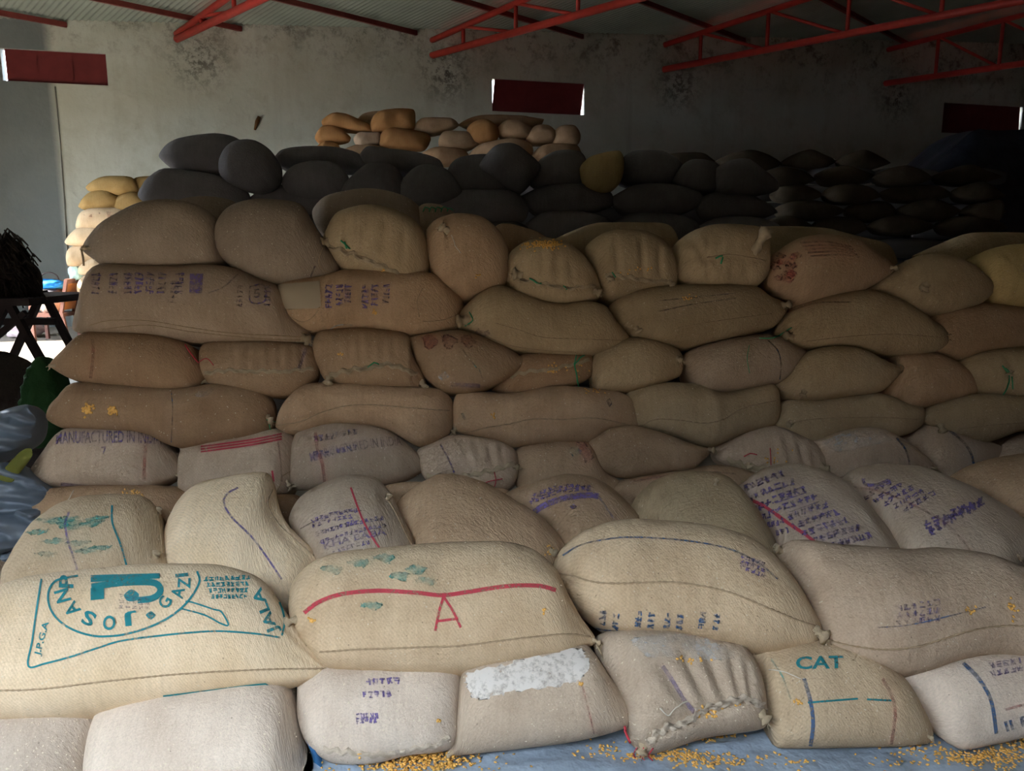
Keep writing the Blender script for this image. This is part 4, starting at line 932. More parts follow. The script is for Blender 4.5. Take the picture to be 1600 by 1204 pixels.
b_ = lumpy('shoulder_bag', cp(-.02, .02, .93), (.27, .17, .095), plain('bright_blue_fabric', (.02, .22, .62), .6, .35, 5), 'bright blue bag on the charcoal cloth', 'bag', 9, .2)
m = MB(); q0 = b_.location; m.tube([q0 + cx_ * (.15 * math.cos(t_)) + UPV * (.08 + .12 * math.sin(t_)) for t_ in np.linspace(0, math.pi, 12)], .012, 6); m.build('bag_handle', DARKSTEEL, b_)
lumpy('plastic_packet', cp(.36, .1, 1.12), (.10, .06, .15), plain('white_cyan_plastic', (.45, .72, .80), .4, .5, 9), 'white and cyan plastic packet on the chair back', 'packet', 13, .3)
lumpy('pale_bundle', on_z(38, 515, .13), (.3, .25, .17), plain('pale_lilac_cloth', (.55, .45, .48), .9, .3, 7), 'pale lilac bundle on the sunlit floor beyond the trestle', 'bundle', 17)
v, f = [], []; c_ = on_z(112, 590, 0)                       # crumpled white sheet on the floor
for i in range(31):
    for j in range(31):
        x, y = (i / 30 - .5) * 2.2, (j / 30 - .5) * 3.0; q = Vector((x * 2.2, y * 2.2, 0))
        v.append((c_.x + x, c_.y + y, .02 + .14 * abs(noise.noise(q)) * max(0, 1 - (abs(x) / 1.1)**4) * max(0, 1 - (abs(y) / 1.5)**4) + .02 * abs(noise.noise(q * 3))))
for i in range(30):
    for j in range(30): b = i * 31 + j; f.append((b, b + 31, b + 32, b + 1))
tag(mesh_obj('crumpled_sheet', v, f, plain('white_woven_plastic', (.62, .60, .58), .6, .25, 8)), 'crumpled whitish plastic sheet on the floor beside the stack', 'plastic sheet')

# ------------------------------------------------------------------ plastic sheet under the front row
SHEETBLUE = tarp_mat('blue_grey_polythene', (.215, .265, .33), .33)
v, f = [], []; nx, ny = 150, 70; X0, X1, Y0, Y1 = -2.3, 3.4, 1.45, 2.75
def sheet_z(x, y):
    q = Vector((x * 2.3, y * 4.5, 0)); r = 1 - abs(noise.noise(q)) * 2; r2 = 1 - abs(noise.noise(q * 2.3 + Vector((5, 1, 0)))) * 2
    return .006 + .016 * max(0, r)**3 + .007 * max(0, r2)**2
for i in range(nx + 1):
    for j in range(ny + 1):
        x, y = X0 + (X1 - X0) * i / nx, Y0 + (Y1 - Y0) * j / ny; v.append((x, y, sheet_z(x, y)))
for i in range(nx):
    for j in range(ny): b = i * (ny + 1) + j; f.append((b, b + ny + 1, b + ny + 2, b + 1))
tag(mesh_obj('polythene_sheet', v, f, SHEETBLUE), 'wrinkled blue-grey polythene sheet on the floor under the front sacks', 'plastic sheet')
v, f = [], []                                              # upturned sheet corner between two sacks
for i, (x, y) in enumerate(((476,1152),(486,1175),(494,1204))):
    p = on_y(x, y, 2.02 + .0 * i); v += [p, p + Vector((.03, -.02, -.015)), p + Vector((.035, .03, -.07))]
f = [(0, 1, 4, 3), (3, 4, 7, 6), (1, 2, 5, 4), (4, 5, 8, 7)]
tag(mesh_obj('sheet_scrap', v, f, plain('blue_polythene', (.03, .13, .30), .35, .2, 20, spec=.5)), 'bright blue plastic scrap wedged between two floor-row sacks', 'plastic scrap')
def spill(name, label, clusters, seed):
    rg = random.Random(seed); m = MB()
    for (cx, cy, sx, sy, n, lay) in clusters:
        for _ in range(n):
            p = on_z(cx + rg.gauss(0, sx), cy + rg.gauss(0, sy), .012); p.z = sheet_z(p.x, p.y) + rg.uniform(0, lay)
            kernel(m, p, Vector((rg.uniform(-.5, .5), rg.uniform(-.5, .5), 1)).normalized(), rg.uniform(.0038, .0056), rg)
    o = m.build(name, MAIZE); tag(o, label, 'maize', kind='stuff')
spill('maize_spill', 'heap of yellow maize kernels spilled beside the puckered sack', [(672,1180,34,10,420,.02),(660,1195,50,8,260,.012),(610,1197,30,5,60,.004),(590,1200,80,5,70,.003)], 1)
spill('maize_spill', 'trail of maize kernels below the ragged open mouth', [(1065,1184,28,5,110,.004),(1110,1192,45,6,130,.003),(940,1172,12,5,24,.002),(990,1183,18,4,30,.002),(1130,1151,18,2,30,.002),(1105,1162,12,2,18,.002),(900,1170,60,8,16,.001)], 2)
spill('maize_spill', 'scattered maize kernels in front of the mauve-grey sack', [(1510,1186,30,8,150,.005),(1570,1180,25,12,130,.004),(1430,1168,20,6,26,.002),(1400,1190,40,8,26,.002),(1240,1197,20,4,14,.001),(1590,1160,15,8,40,.002)], 3)

# ------------------------------------------------------------------ prints, seams, ties
k = 'b2a'
stripe(k, [(65,905),(58,950),(51,1000),(45,1040),(72,1036),(110,1026),(150,1013),(190,1001),(250,993),(300,988),(345,986),(400,990),(438,996)], 3.0, TEAL, 'printed_border')
stripe(k, [(440,993),(444,972),(440,952),(430,930),(415,912)], 3.0, TEAL, 'printed_border')
stripe(k, [(122,900),(100,904),(86,909),(77,922),(76,940),(83,958),(98,974),(120,986),(145,993),(165,994),(195,991),(230,981),(262,966),(288,946),(305,924),(312,907),(308,893)], 3.4, TEAL, 'printed_ring')
for ch_, c_, up_ in (('J',(205,966),(.1,1)),('O',(171,973),(-.2,1)),('S',(139,966),(-.5,1)),('A',(113,952),(-1,.75)),('N',(98,931),(-1,.28)),('P',(104,909),(-1,-.05)),('G',(258,941),(-1,-.5)),('A',(278,926),(-1,-.25)),('Z',(288,911),(-1,-.05)),('I',(284,899),(-1,.1))):
    letter(k, ch_, c_, up_, 23 if c_[0] < 250 else 20, TEAL, .85)
blob(k, [(228,961),(236,955),(244,961),(236,968)], TEAL, 'printed_dot')
blob(k, [(142,899),(250,896),(250,904),(142,910)], TEAL, 'printed_initial', sm=False)
blob(k, [(142,919),(163,916),(163,936),(142,938)], TEAL, 'printed_initial', sm=False)
stripe(k, [(143,917),(190,911),(235,910),(249,916),(250,926),(238,935),(215,938)], 10, TEAL, 'printed_initial')
blob(k, [(194,930),(205,921),(217,928),(214,938),(200,939)], TEAL, 'printed_initial')
stripe(k, [(284,951),(320,961),(345,974),(357,976),(346,956),(334,952),(300,941),(290,940)], 2.6, TEAL, 'printed_ribbon')
text(k, 'J.P.G.A', (66,1026), (80,973), 13, TEAL)
text(k, 'JALA', (440,985), (412,915), 22, TEAL)
for i in range(4): scribble(k, (318 + i * 4, 908 + i * 9), (392 - i * 2, 905 + i * 10), 6, 9, TEAL, 20 + i)
stripe(k, [(255,1086),(330,1077),(415,1067),(416,1075)], 2.5, TEAL, 'printed_border')
seam(k, [(-20,1078),(60,1076),(180,1062),(300,1051),(420,1045),(512,1044)], .004)
nub(k, (508,1046), (1, .35), 12, 4)
for i in range(3): scribble(k, (185, 932 + i * 9), (235, 940 + i * 6), 4, 5, PURPLE_FAINT, 40 + i)
k = 'b2b'
stripe(k, [(476,957),(500,940),(535,928),(590,923),(650,926),(690,930),(730,925),(790,916),(840,915),(868,922)], 6.5, RED, 'red_stripe', label='bold red woven stripe')
for pts in ([(693,932),(686,955),(680,985)], [(693,932),(708,955),(720,980)], [(683,970),(716,966)]): stripe(k, pts, 4, RED, 'red_letter')
for c_ in ((560,880),(600,872),(650,890),(668,908),(520,890),(582,945),(625,900)):
    blob(k, [(c_[0]-18,c_[1]),(c_[0]-4,c_[1]-6),(c_[0]+16,c_[1]-2),(c_[0]+6,c_[1]+7)], TEAL_FAINT, 'teal_smudge')
seam(k, [(500,1018),(560,1014),(640,1011),(720,1008),(800,998),(880,990),(922,994)], .0042)
nub(k, (462,968), (-1, .2), 18, 8, label='frayed tied ear'); nub(k, (928,1000), (1, .4), 12, 4)
string(k, [(930,1004),(940,1022),(950,1045),(958,1062)], .003, FRAY)
grains(k, (486,970), 3, 4, 10, 5); grains(k, (850,955), 2, 2, 5, 6)
k = 'b2c'
stripe(k, [(880,868),(910,851),(960,841),(1010,840),(1080,846),(1140,858),(1185,880),(1215,905)], 2.5, BLUE, 'blue_line')
seam(k, [(872,896),(895,899),(925,908),(960,911),(1040,909),(1090,914),(1140,925),(1190,945),(1240,966),(1280,980)], .0045)
for i, (x, y) in enumerate(((945,965),(965,972),(1000,968),(1020,970),(1045,970),(1065,972),(1100,970),(1122,972))):
    scribble(k, (x, y + 12), (x + 3, y - 14), 9, 3, BLUE, 60 + i)
stripe(k, [(925,980),(980,987),(1050,993),(1130,1007)], 2.5, BLUE, 'blue_line')
for i in range(3): scribble(k, (1155, 872 + i * 8), (1195, 885 + i * 9), 6, 5, PURPLE, 70 + i)
nub(k, (1275,985), (.8, .6), 20, 11, 'tied_neck', label='tied jute neck')
for dx in (0, 4): string(k, [(1282 + dx, 1000),(1274 + dx, 1018),(1262, 1040),(1253 + dx, 1062)], .0028, WHITE_STRING)
k = 'b2d'
seam(k, [(1298,1000),(1330,1008),(1380,1014),(1430,1010),(1470,999),(1520,984),(1570,977),(1600,978)], .0045)
stripe(k, [(1370,980),(1420,976),(1470,965),(1540,948)], 2, BLUE, 'blue_line')
for i in range(3): scribble(k, (1400, 955 + i * 12), (1470, 945 + i * 12), 9, 6, PURPLE_FAINT, 80 + i)
grains(k, (1582,948), 4, 6, 16, 8); grains(k, (1518,953), 4, 4, 9, 9)
nub(k, (1220,860), (-1, -.4), 12, 7)
k = 'b1c'
for i, (y, x0, x1) in enumerate(((1070,570,625),(1090,565,612),(1124,556,592),(1130,556,590))): scribble(k, (x0, y), (x1, y - 2), 9, 5, PURPLE, 90 + i)
frill(k, [(505,1168),(530,1174),(560,1176),(600,1180),(640,1172),(680,1164),(702,1150)], 11, amp=.008)
grains(k, (562,1178), 2, 2, 4, 10); grains(k, (686,1125), 2, 2, 3, 11)
k = 'b1d'
blob(k, [(732,1052),(800,1036),(880,1016),(908,1018),(920,1040),(905,1062),(860,1072),(800,1082),(745,1092),(733,1075)], DUST, 'flour_patch', label='white flour dust patch', rough=2.2)
stripe(k, [(910,1072),(917,1100),(928,1145)], 2.5, RED_FAINT, 'red_line')
nub(k, (706,1176), (-1, .6), 9, 4); grains(k, (909,1068), 2, 2, 4, 12)
string(k, [(974,1132),(978,1145),(985,1160)], .004, RED_STRING)
k = 'b1e'
frill(k, [(1010,1160),(1035,1140),(1065,1130),(1090,1115),(1110,1104),(1140,1096),(1168,1092),(1192,1102)], 13, amp=.02)
blob(k, [(985,1000),(1060,992),(1130,1008),(1155,1022),(1120,1032),(1060,1028),(1010,1024)], DUST_FAINT, 'flour_dust', rough=2)
stripe(k, [(1035,1040),(1050,1062),(1068,1092),(1085,1112)], 7, PURPLE_FAINT, 'purple_line')
string(k, [(1030,1105),(1042,1116),(1055,1104),(1075,1094)], .002, WHITE_STRING)
grains(k, (1105,1112), 10, 5, 26, 13); grains(k, (1128,1100), 5, 3, 14, 14); grains(k, (1075,1030), 18, 3, 12, 15); grains(k, (1152,1100), 3, 2, 6, 16)
nub(k, (1190,1115), (.5, .6), 15, 10); nub(k, (1005,1165), (-.3, .8), 14, 10)
for dx in (0, 10, 22): string(k, [(998 + dx, 1165),(990 + dx, 1178),(998 + dx, 1188)], .002, RED_STRING)
k = 'b1f'
text(k, 'CAT', (1244,1046), (1318,1044), 20, TEAL)
stripe(k, [(1205,1030),(1222,1055),(1236,1092)], 2.5, TEAL_FAINT, 'teal_line'); stripe(k, [(1256,1060),(1266,1095),(1270,1130),(1266,1164)], 6, BLUE, 'blue_band')
stripe(k, [(1262,1097),(1300,1094),(1340,1091)], 3, TEAL, 'teal_line'); stripe(k, [(1354,1092),(1392,1094)], 3, TEAL, 'teal_line')
stripe(k, [(1378,1060),(1392,1085),(1398,1115),(1392,1162)], 5, RED_FAINT, 'red_line'); grains(k, (1246,1096), 3, 2, 7, 17)
string(k, [(1205,1046),(1230,1052),(1252,1062)], .0016, WHITE_STRING); nub(k, (1450,1150), (1, .4), 8, 4)
k = 'b1g'
stripe(k, [(1505,1036),(1530,1062),(1548,1095),(1556,1145)], 6, BLUE, 'blue_band'); stripe(k, [(1570,1108),(1600,1100)], 4, RED_FAINT, 'red_line')
text(k, 'II B', (1572,1142), (1612,1130), 16, BLUE)
for i in range(2): scribble(k, (1545, 1045 + i * 12), (1600, 1035 + i * 12), 8, 5, PURPLE_FAINT, 96 + i)
k = 'm0'
stripe(k, [(108,800),(102,820),(108,850),(118,880),(122,898)], 3.6, PURPLE, 'purple_line'); stripe(k, [(175,790),(176,818),(188,850),(200,892)], 3, TEAL, 'green_line')
rg = random.Random(4)
for i in range(16):
    x, y = rg.uniform(50, 165), rg.uniform(806, 870); blob(k, [(x-20,y),(x-2,y-3),(x+20,y-4),(x+3,y+4)], TEAL_FAINT, 'green_smear')
nub(k, (243,868), (.3, -.5), 9, 7); nub(k, (248,800), (.3, -1), 9, 5); seam(k, [(246,800),(250,830),(254,865)], .004)
k = 'm1'
stripe(k, [(372,762),(355,772),(350,786),(362,808),(392,838),(415,868),(440,905)], 3, PURPLE, 'purple_line'); nub(k, (495,872), (1, .35), 11, 6)
seam(k, [(425,765),(418,788),(432,815),(455,838),(490,868)], .005)
k = 'm2'
stripe(k, [(548,762),(558,790),(568,815),(582,840),(594,858)], 3, RED, 'red_line')
for i, (x0, y0, x1, y1, n_) in enumerate(((486,818,560,800,10),(488,826,552,810,8),(494,838,600,812,14),(502,850,605,824,14),(520,868,580,850,8))): scribble(k, (x0, y0), (x1, y1), 5.5, n_, PURPLE, 100 + i, 3)
text(k, '2024 25', (505,834), (556,818), 6.5, PURPLE); text(k, 'KHA BABA', (508,858), (604,836), 10, PURPLE, 2)
stripe(k, [(470,826),(505,808),(540,800),(565,798)], 1.6, PURPLE_FAINT, 'purple_line'); stripe(k, [(500,848),(550,832),(600,824)], 1.6, PURPLE_FAINT, 'purple_line')
nub(k, (606,780), (.4, -1), 12, 5); seam(k, [(607,782),(620,805),(632,830),(645,855)], .005)
k = 'm3'; nub(k, (860,862), (.6, .3), 10, 8); grains(k, (860,860), 3, 4, 8, 20)
k = 'm4'
stripe(k, [(828,806),(850,790),(885,778),(920,774),(935,776)], 9, PURPLE, 'purple_band')
for i in range(3): scribble(k, (828 + i * 2, 790 - i * 6), (925, 768 - i * 2), 5, 11, PURPLE, 110 + i, 8)
stripe(k, [(932,772),(945,790),(958,810),(962,822)], 3, PURPLE_FAINT, 'purple_line'); blob(k, [(890,792),(896,788),(902,792),(896,796)], PURPLE, 'purple_dot')
k = 'm5'; nub(k, (1210,856), (.7, .5), 11, 9, 'tied_neck'); nub(k, (1118,757), (0, -1), 11, 4)
k = 'm6'
stripe(k, [(1146,777),(1170,780),(1200,794),(1235,820),(1262,838),(1285,858)], 5, RED, 'crimson_line', label='crimson line')
for i in range(9):
    x0, y0 = 1166 + i * 17, 762 + i * 11; scribble(k, (x0 - 14, y0 + 12), (x0 + 62, y0 - 18 + i), 9, 7, PURPLE, 120 + i, 2, .28)
for i in range(5): stripe(k, [(1190 + i * 22, 772 + i * 14), (1240 + i * 20, 756 + i * 14)], 1.6, PURPLE, 'purple_line')
for i in range(4): scribble(k, (1172 + i * 14, 800 + i * 12), (1192 + i * 14, 796 + i * 12), 8, 3, PURPLE, 140 + i)
k = 'm7'
stripe(k, [(1308,760),(1360,764),(1400,777),(1440,796),(1480,820),(1508,850),(1520,872)], 3, RED_FAINT, 'pink_line')
stripe(k, [(1350,748),(1352,756),(1370,758),(1388,750)], 5, PURPLE, 'purple_emblem')
for i in range(5): scribble(k, (1352 + i * 15, 782 + i * 5), (1395 + i * 17, 756 + i * 4), 7, 5, PURPLE, 150 + i, 1, .28)
for i in range(2): scribble(k, (1445 + i * 8, 828 + i * 10), (1540 - i * 10, 788 + i * 6), 12, 7, PURPLE, 160 + i, 1, .26)
nub(k, (1590,868), (.6, .6), 10, 4)
k = 'w0d'; stripe(k, [(990,752),(1040,744),(1100,738),(1150,740)], 3, RED_FAINT, 'red_line')
k = 'w0a'; grains(k, (205,770), 10, 3, 22, 21); string(k, [(116,768),(108,782),(95,793)], .0018, WHITE_STRING)
k = 'w1a'
text(k, 'MANUFACTURED IN INDIA', (88,694), (252,694), 19, PURPLE, 2); text(k, '7', (160,710), (168,709), 12, PURPLE)
stripe(k, [(228,690),(226,715),(225,750)], 5, RED_FAINT, 'red_line'); stripe(k, [(95,755),(150,760),(222,759)], 5, PURPLE_FAINT, 'purple_line')
nub(k, (276,742), (1, .3), 9, 3); nub(k, (52,742), (-1, .2), 8, 4)
k = 'w1b'
for dy in (0, 4, 8): stripe(k, [(314,698 + dy),(360,692 + dy),(400,686 + dy),(440,678 + dy)], 2.6, RED, 'red_bar')
stripe(k, [(434,690),(438,720),(440,752)], 2.5, RED_FAINT, 'red_line'); stripe(k, [(425,735),(427,752)], 3, RED, 'red_tick')
nub(k, (448,752), (.5, .6), 9, 4); seam(k, [(456,735),(440,745),(436,760),(420,785)], .004)
k = 'w1c'
text(k, 'MANUFACTURED IN INDIA', (486,722), (628,696), 15, PURPLE_FAINT, 5); stripe(k, [(493,676),(496,700),(504,725),(508,757)], 5, RED_FAINT, 'red_line')
for i in range(2): scribble(k, (490, 690 + i * 24), (560, 678 + i * 24), 8, 8, PURPLE_FAINT, 170 + i)
nub(k, (660,728), (1, 0), 9, 3); nub(k, (460,758), (-1, .4), 9, 4)
k = 'w1d'
stripe(k, [(688,694),(700,715),(710,738)], 2.6, PURPLE, 'purple_line'); frill(k, [(666,742),(700,745),(735,741),(770,735),(803,722)], 9, amp=.012); grains(k, (668,755), 4, 4, 16, 22)
string(k, [(752,762),(760,752),(784,747)], .002, RED_STRING); string(k, [(772,738),(774,750),(771,762)], .002, RED_STRING); nub(k, (803,728), (.6, .2), 9, 5)
k = 'w1e'; blob(k, [(888,704),(900,698),(908,706),(895,712)], TEAL_FAINT, 'green_smudge'); blob(k, [(900,694),(915,694),(926,715),(915,722)], RED_FAINT, 'pink_smudge'); nub(k, (968,760), (1, .5), 9, 4); string(k, [(975,757),(983,763),(981,773),(976,772)], .003, ROPE)
k = 'w1f'; nub(k, (1108,702), (1, .1), 9, 5)
k = 'w1g'
frill(k, [(1135,715),(1165,728),(1200,732),(1240,738),(1282,740)], 9, amp=.012); string(k, [(1163,712),(1172,708),(1182,710)], .0025, RED_STRING); string(k, [(1202,700),(1204,725)], .002, RED_STRING)
nub(k, (1283,730), (.6, .3), 12, 8); nub(k, (1168,725), (.2, .3), 9, 7); grains(k, (1212,712), 12, 8, 12, 23)
k = 'w1h'; blob(k, [(1285,690),(1330,674),(1378,676),(1395,688),(1350,698),(1310,706)], DUST_FAINT, 'pale_dust'); stripe(k, [(1400,684),(1414,702),(1420,722),(1420,742)], 3, BLUE, 'blue_line'); nub(k, (1456,730), (1, .2), 8, 3); seam(k, [(1404,686),(1430,702),(1458,728),(1428,744)], .003)
k = 'w1i'; stripe(k, [(1482,672),(1502,688),(1515,705),(1522,728)], 4, BLUE, 'blue_line')
k = 'w2a'; grains(k, (137,640), 5, 5, 44, 24, .006); grains(k, (177,639), 4, 4, 30, 25, .006); nub(k, (418,652), (.6, .4), 11, 6); string(k, [(415,656),(425,658),(430,660)], .002, GREEN_STRING); stripe(k, [(268,612),(270,640),(268,690)], 1.5, BLUE, 'thin_line'); blob(k, [(300,618),(320,607),(338,606),(320,620)], DUST_FAINT, 'pale_dust')
string(k, [(418,655),(420,668),(424,672)], .002, GREEN_STRING)
k = 'w2b'; seam(k, [(434,664),(470,658),(500,645),(540,634),(580,632),(640,637),(702,641)], .0035); seam(k, [(450,673),(480,672),(505,665),(520,663)], .004)
k = 'w2c'; seam(k, [(712,674),(735,674),(760,668),(800,661),(835,654),(880,655),(930,653),(985,664)], .0035); stripe(k, [(722,645),(727,655)], 4, TEAL_FAINT, 'green_mark'); grains(k, (771,651), 2, 2, 7, 26); grains(k, (925,611), 12, 3, 14, 27); blob(k, [(947,627),(952,622),(956,630),(952,636)], BLUE, 'blue_spot'); nub(k, (712,670), (-.4, .5), 8, 5)
k = 'w2d'; seam(k, [(1004,664),(1025,655),(1060,656),(1100,661),(1130,655),(1160,638),(1200,628),(1212,626)], .0035)
k = 'w2e'; seam(k, [(1240,660),(1270,655),(1330,652),(1380,652),(1432,655)], .003); nub(k, (1236,660), (-.3, .2), 8, 5)
k = 'w2f'; nub(k, (1470,665), (.1, .6), 12, 7); seam(k, [(1500,670),(1550,664),(1600,660)], .003)
k = 'w3a'; stripe(k, [(145,530),(146,555),(142,590)], 5, RED_FAINT, 'red_line'); string(k, [(288,540),(298,555),(308,567),(313,566)], .003, RED_STRING); nub(k, (86,571), (-1, .1), 9, 3); nub(k, (316,597), (.8, -.2), 9, 3)
k = 'w3b'; frill(k, [(320,582),(360,579),(400,580),(440,580),(490,576)], 7, amp=.010); stripe(k, [(478,545),(470,565),(466,578)], 5, PURPLE_FAINT, 'purple_line'); string(k, [(313,566),(325,560),(335,570)], .002, RED_STRING)
k = 'w3c'; frill(k, [(515,585),(540,580),(570,575),(600,570),(630,575),(652,585)], 9, amp=.012); nub(k, (515,590), (-.1, .4), 12, 8); nub(k, (658,598), (.5, .7), 14, 7); string(k, [(575,572),(585,566),(592,568)], .003, GREEN_STRING); grains(k, (533,553), 3, 3, 6, 28)
k = 'w3d'; stripe(k, [(722,546),(735,562),(745,575)], 1.8, TEAL_FAINT, 'green_line'); stripe(k, [(748,575),(755,595)], 1.8, TEAL_FAINT, 'green_line'); stripe(k, [(705,600),(750,602)], 6, PURPLE_FAINT, 'purple_band'); blob(k, [(685,588),(695,580),(702,588),(692,594)], DUST_FAINT, 'pale_dust')
for i in range(3): blob(k, [(660 + i * 30,528),(670 + i * 30,524),(685 + i * 30,534),(670 + i * 30,545)], RED_FAINT, 'red_smudge')
k = 'w3e'; frill(k, [(790,588),(830,580),(870,575),(905,566),(920,560)], 7, amp=.010); grains(k, (868,577), 8, 4, 26, 29); string(k, [(900,556),(897,570),(900,585),(902,598),(908,608),(920,611)], .0035, GREEN_STRING); string(k, [(897,572),(905,560),(912,556)], .0035, GREEN_STRING); grains(k, (905,580), 5, 8, 6, 30)
k = 'w3f'; nub(k, (1058,560), (.4, .2), 9, 6)
k = 'w3g'; stripe(k, [(1200,532),(1215,548),(1220,570),(1218,592)], 2, BLUE, 'blue_line'); string(k, [(1186,530),(1205,530),(1216,526)], .003, GREEN_STRING); string(k, [(1262,551),(1256,562),(1250,576)], .004, ROPE); string(k, [(1170,540),(1166,560),(1170,582)], .0015, GREEN_STRING)
k = 'w3h'; string(k, [(1398,575),(1406,570),(1412,575),(1408,582),(1400,580)], .004, ROPE); nub(k, (1256,612), (-.2, .4), 8, 6)
k = 'w3j'; nub(k, (1578,580), (-.1, .2), 9, 6); string(k, [(1565,572),(1575,588),(1572,605),(1562,622)], .003, GREEN_STRING); string(k, [(1570,575),(1580,590),(1582,606)], .003, GREEN_STRING)
k = 'w4a'
for i, x in enumerate((155,182,205,222,240,258,285)): scribble(k, (x, 460), (x + 2, 426), 12, 5, PURPLE, 180 + i, 0, .3)
blob(k, [(297,428),(318,428),(316,458),(296,458)], PURPLE, 'purple_block', sm=False); scribble(k, (275,475), (280,440), 12, 5, PURPLE_FAINT, 190)
stripe(k, [(372,428),(350,448),(325,458)], 2.5, PURPLE_FAINT, 'purple_line'); stripe(k, [(390,448),(412,446),(414,470),(392,472),(390,448)], 2.5, PURPLE, 'purple_box'); text(k, '5', (397,466), (407,465), 14, PURPLE)
for i in range(2): scribble(k, (378 + i * 44, 480), (380 + i * 42, 446), 9, 5, PURPLE_FAINT, 192 + i)
seam(k, [(140,508),(170,501),(230,501),(300,512),(360,520),(430,524),(478,527)], .0035); seam(k, [(160,514),(230,508),(300,518),(400,528),(470,531)], .003); nub(k, (474,528), (.7, .3), 13, 8); string(k, [(470,520),(485,518),(492,516)], .003, ROPE)
k = 'w4b'
blob(k, [(436,445),(500,440),(502,478),(495,482),(440,482)], PATCH, 'sewn_patch', .006, 'square pale sewn patch', False); seam(k, [(440,484),(470,482),(500,480)], .003); seam(k, [(442,488),(470,502),(485,498),(498,484)], .002)
for i, x in enumerate((518,535,548,575,590,608)): scribble(k, (x, 482 - (i % 3) * 4), (x + 1, 444), 10, 5, PURPLE, 200 + i, 0, .3)
grains(k, (585,488), 5, 2, 9, 31); stripe(k, [(515,514),(530,507),(560,507)], 2, DUST_FAINT, 'pale_line'); seam(k, [(655,495),(652,470),(660,450)], .0025); seam(k, [(660,502),(690,500),(712,492)], .0025)
k = 'w4c'; nub(k, (728,500), (-.8, .1), 15, 10, 'tied_neck'); string(k, [(735,488),(740,500),(728,508)], .003, GREEN_STRING); seam(k, [(775,505),(810,515),(850,527),(920,530),(978,532)], .003); stripe(k, [(745,515),(755,522),(765,518)], 8, PURPLE_FAINT, 'purple_smudge'); seam(k, [(760,525),(800,540),(850,547),(900,550)], .003)
k = 'w4d'; seam(k, [(1060,512),(1110,503),(1160,496),(1205,490)], .003); nub(k, (1224,477), (1, -.2), 12, 6); grains(k, (1072,466), 8, 4, 10, 32); nub(k, (995,512), (.2, .4), 9, 7)
for i in range(2): stripe(k, [(1030,486 - i * 16),(1090,474 - i * 10),(1150,466 - i * 8)], 2, PURPLE_FAINT, 'thin_line')
k = 'w4e'; string(k, [(1478,524),(1488,522),(1494,530),(1488,537),(1482,531)], .0045, ROPE, 'rope_loop'); nub(k, (1236,525), (-1, -.1), 13, 8); string(k, [(1212,528),(1225,520),(1238,512)], .003, GREEN_STRING); stripe(k, [(1230,488),(1275,474),(1330,472)], 2.5, RED_FAINT, 'red_line'); seam(k, [(1260,533),(1330,525),(1400,522),(1470,527)], .0025)
k = 'w5a'; nub(k, (140,388), (-1, -.1), 10, 4); string(k, [(132,386),(128,392),(130,402),(131,415)], .005, ROPE); nub(k, (336,372), (.6, .1), 9, 5)
k = 'w5b'; seam(k, [(505,385),(498,405),(503,420),(528,430)], .0025); stripe(k, [(492,415),(485,432)], 2.5, PURPLE_FAINT, 'purple_line'); nub(k, (526,430), (.6, .5), 8, 3)
k = 'w5d'
frill(k, [(512,384),(540,394),(570,404),(600,418),(632,432)], 9, amp=.012); nub(k, (512,378), (-.8, .2), 13, 9); nub(k, (632,435), (.1, .8), 16, 8); string(k, [(533,376),(541,382),(548,388)], .004, GREEN_STRING); string(k, [(540,378),(543,388)], .004, GREEN_STRING); grains(k, (601,424), 1.5, 3, 5, 33)
for dx in (-6, 0, 6, 12): string(k, [(640,436),(640 + dx, 452),(636 + dx * 1.4, 472)], .003, GREEN_STRING if dx < 8 else ROPE)
k = 'w5e'; nub(k, (698,360), (-.3, -.2), 13, 8); string(k, [(706,368),(712,384),(720,396)], .0022, WHITE_STRING); grains(k, (750,430), 4, 2, 4, 34)
k = 'w5f'; grains(k, (850,381), 16, 3.5, 130, 35, .005); frill(k, [(812,436),(850,444),(890,450),(930,446)], 7, amp=.009); nub(k, (812,428), (-.6, 0), 12, 9); nub(k, (930,455), (.6, .3), 10, 7); string(k, [(828,434),(838,440),(846,444)], .004, GREEN_STRING); string(k, [(880,445),(884,452)], .003, GREEN_STRING)
k = 'w5g'; frill(k, [(945,430),(970,432),(1000,436),(1030,440),(1050,440)], 8, amp=.010); nub(k, (955,430), (-.1, .4), 9, 7); nub(k, (1046,440), (.4, .5), 10, 6); grains(k, (1000,420), 14, 3, 9, 36); string(k, [(957,424),(961,432)], .003, GREEN_STRING)
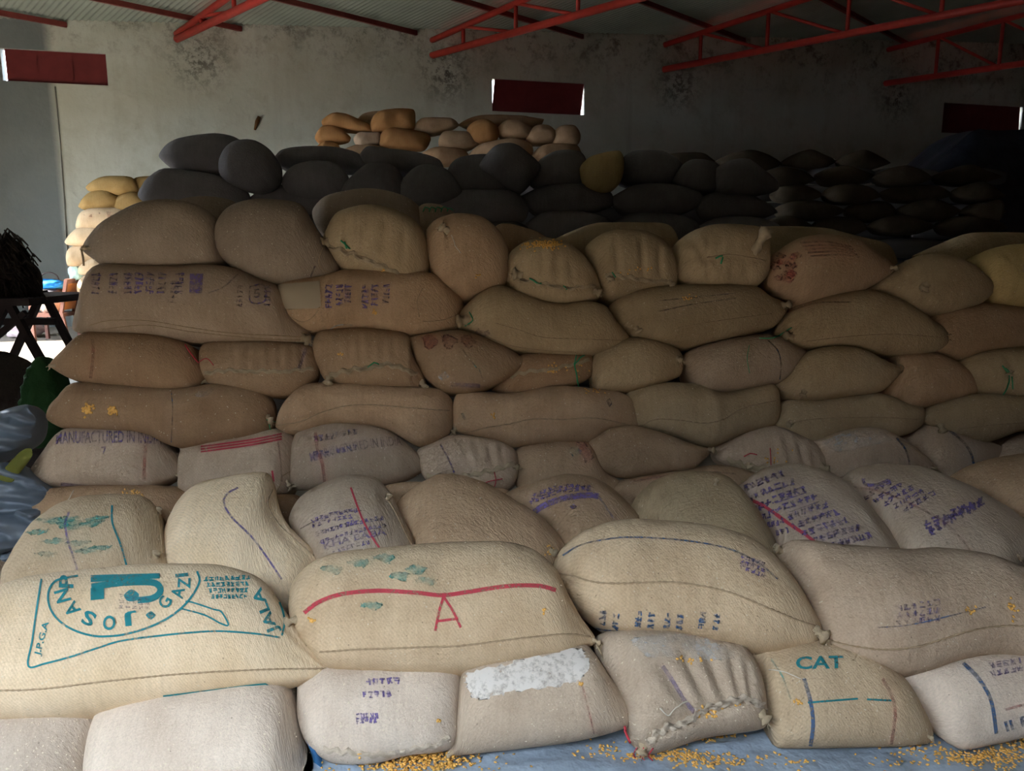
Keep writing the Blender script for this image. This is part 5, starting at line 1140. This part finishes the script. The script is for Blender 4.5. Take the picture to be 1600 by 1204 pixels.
k = 'w5h'; nub(k, (1182,388), (.45, -1), 34, 10, label='upright frayed ear'); seam(k, [(1105,402),(1140,398),(1180,404),(1196,408)], .005); string(k, [(1118,404),(1128,400),(1126,412)], .004, GREEN_STRING)
k = 'w5i'
rg = random.Random(9)
for i in range(14):
    x, y = rg.uniform(1212, 1250), rg.uniform(395, 440); blob(k, [(x-7,y),(x,y-4),(x+7,y),(x,y+4)], RED_FAINT, 'red_smear')
for i in range(5): stripe(k, [(1250 + i * 4, 380 + i * 5),(1290 + i * 6, 378 + i * 5),(1330 + i * 3, 386 + i * 4)], 3, RED_FAINT, 'red_smear')
nub(k, (1392,418), (1, .1), 10, 4)
k = 'w5j'; nub(k, (1446,446), (-.2, .3), 10, 8)
k = 'w5k'; nub(k, (1600,420), (.2, 0), 8, 7)
k = 'w6d'
for i in range(5): string(k, [(662 + i * 9, 332),(665 + i * 9, 325),(672 + i * 9, 328)], .003, GREEN_STRING)

# ------------------------------------------------------------------ chaff caught in the weave
CHAFF = plain('pale_chaff', (.66, .58, .45), .9, .3, 30)
rg = random.Random(21)
for key, sk in SACK.items():
    if key[0] not in 'bmw' or sk.root is sk.body: continue
    P = [to_px(sk.root.location + v_.co) for v_ in sk.body.data.vertices]
    xs, ys = [p[0] for p in P], [p[1] for p in P]; m = MB(); near = key[0] in 'bm'
    for _ in range(110 if key.startswith('b1') else 80 if near else 26):
        x, y = rg.uniform(max(0, min(xs)), min(1600, max(xs))), rg.uniform(max(0, min(ys)), min(1204, max(ys)))
        p = cast(sk, x, y, .0015)
        if p is None: continue
        a_ = Vector((rg.uniform(-1, 1), rg.uniform(-1, 1), rg.uniform(-1, 1))).normalized(); b_ = sk.n.cross(a_)
        if b_.length < .1: continue
        b_.normalize(); a_ = b_.cross(sk.n); l = rg.uniform(.0015, .0045); w_ = rg.uniform(.0008, .002)
        m.add([p - a_ * l, p + b_ * w_, p + a_ * l, p - b_ * w_, p + sk.n * .0015], [(0, 1, 4), (1, 2, 4), (2, 3, 4), (3, 0, 4)])
    if m.v: o = m.build('chaff', CHAFF, sk.root); o['kind'] = 'stuff'
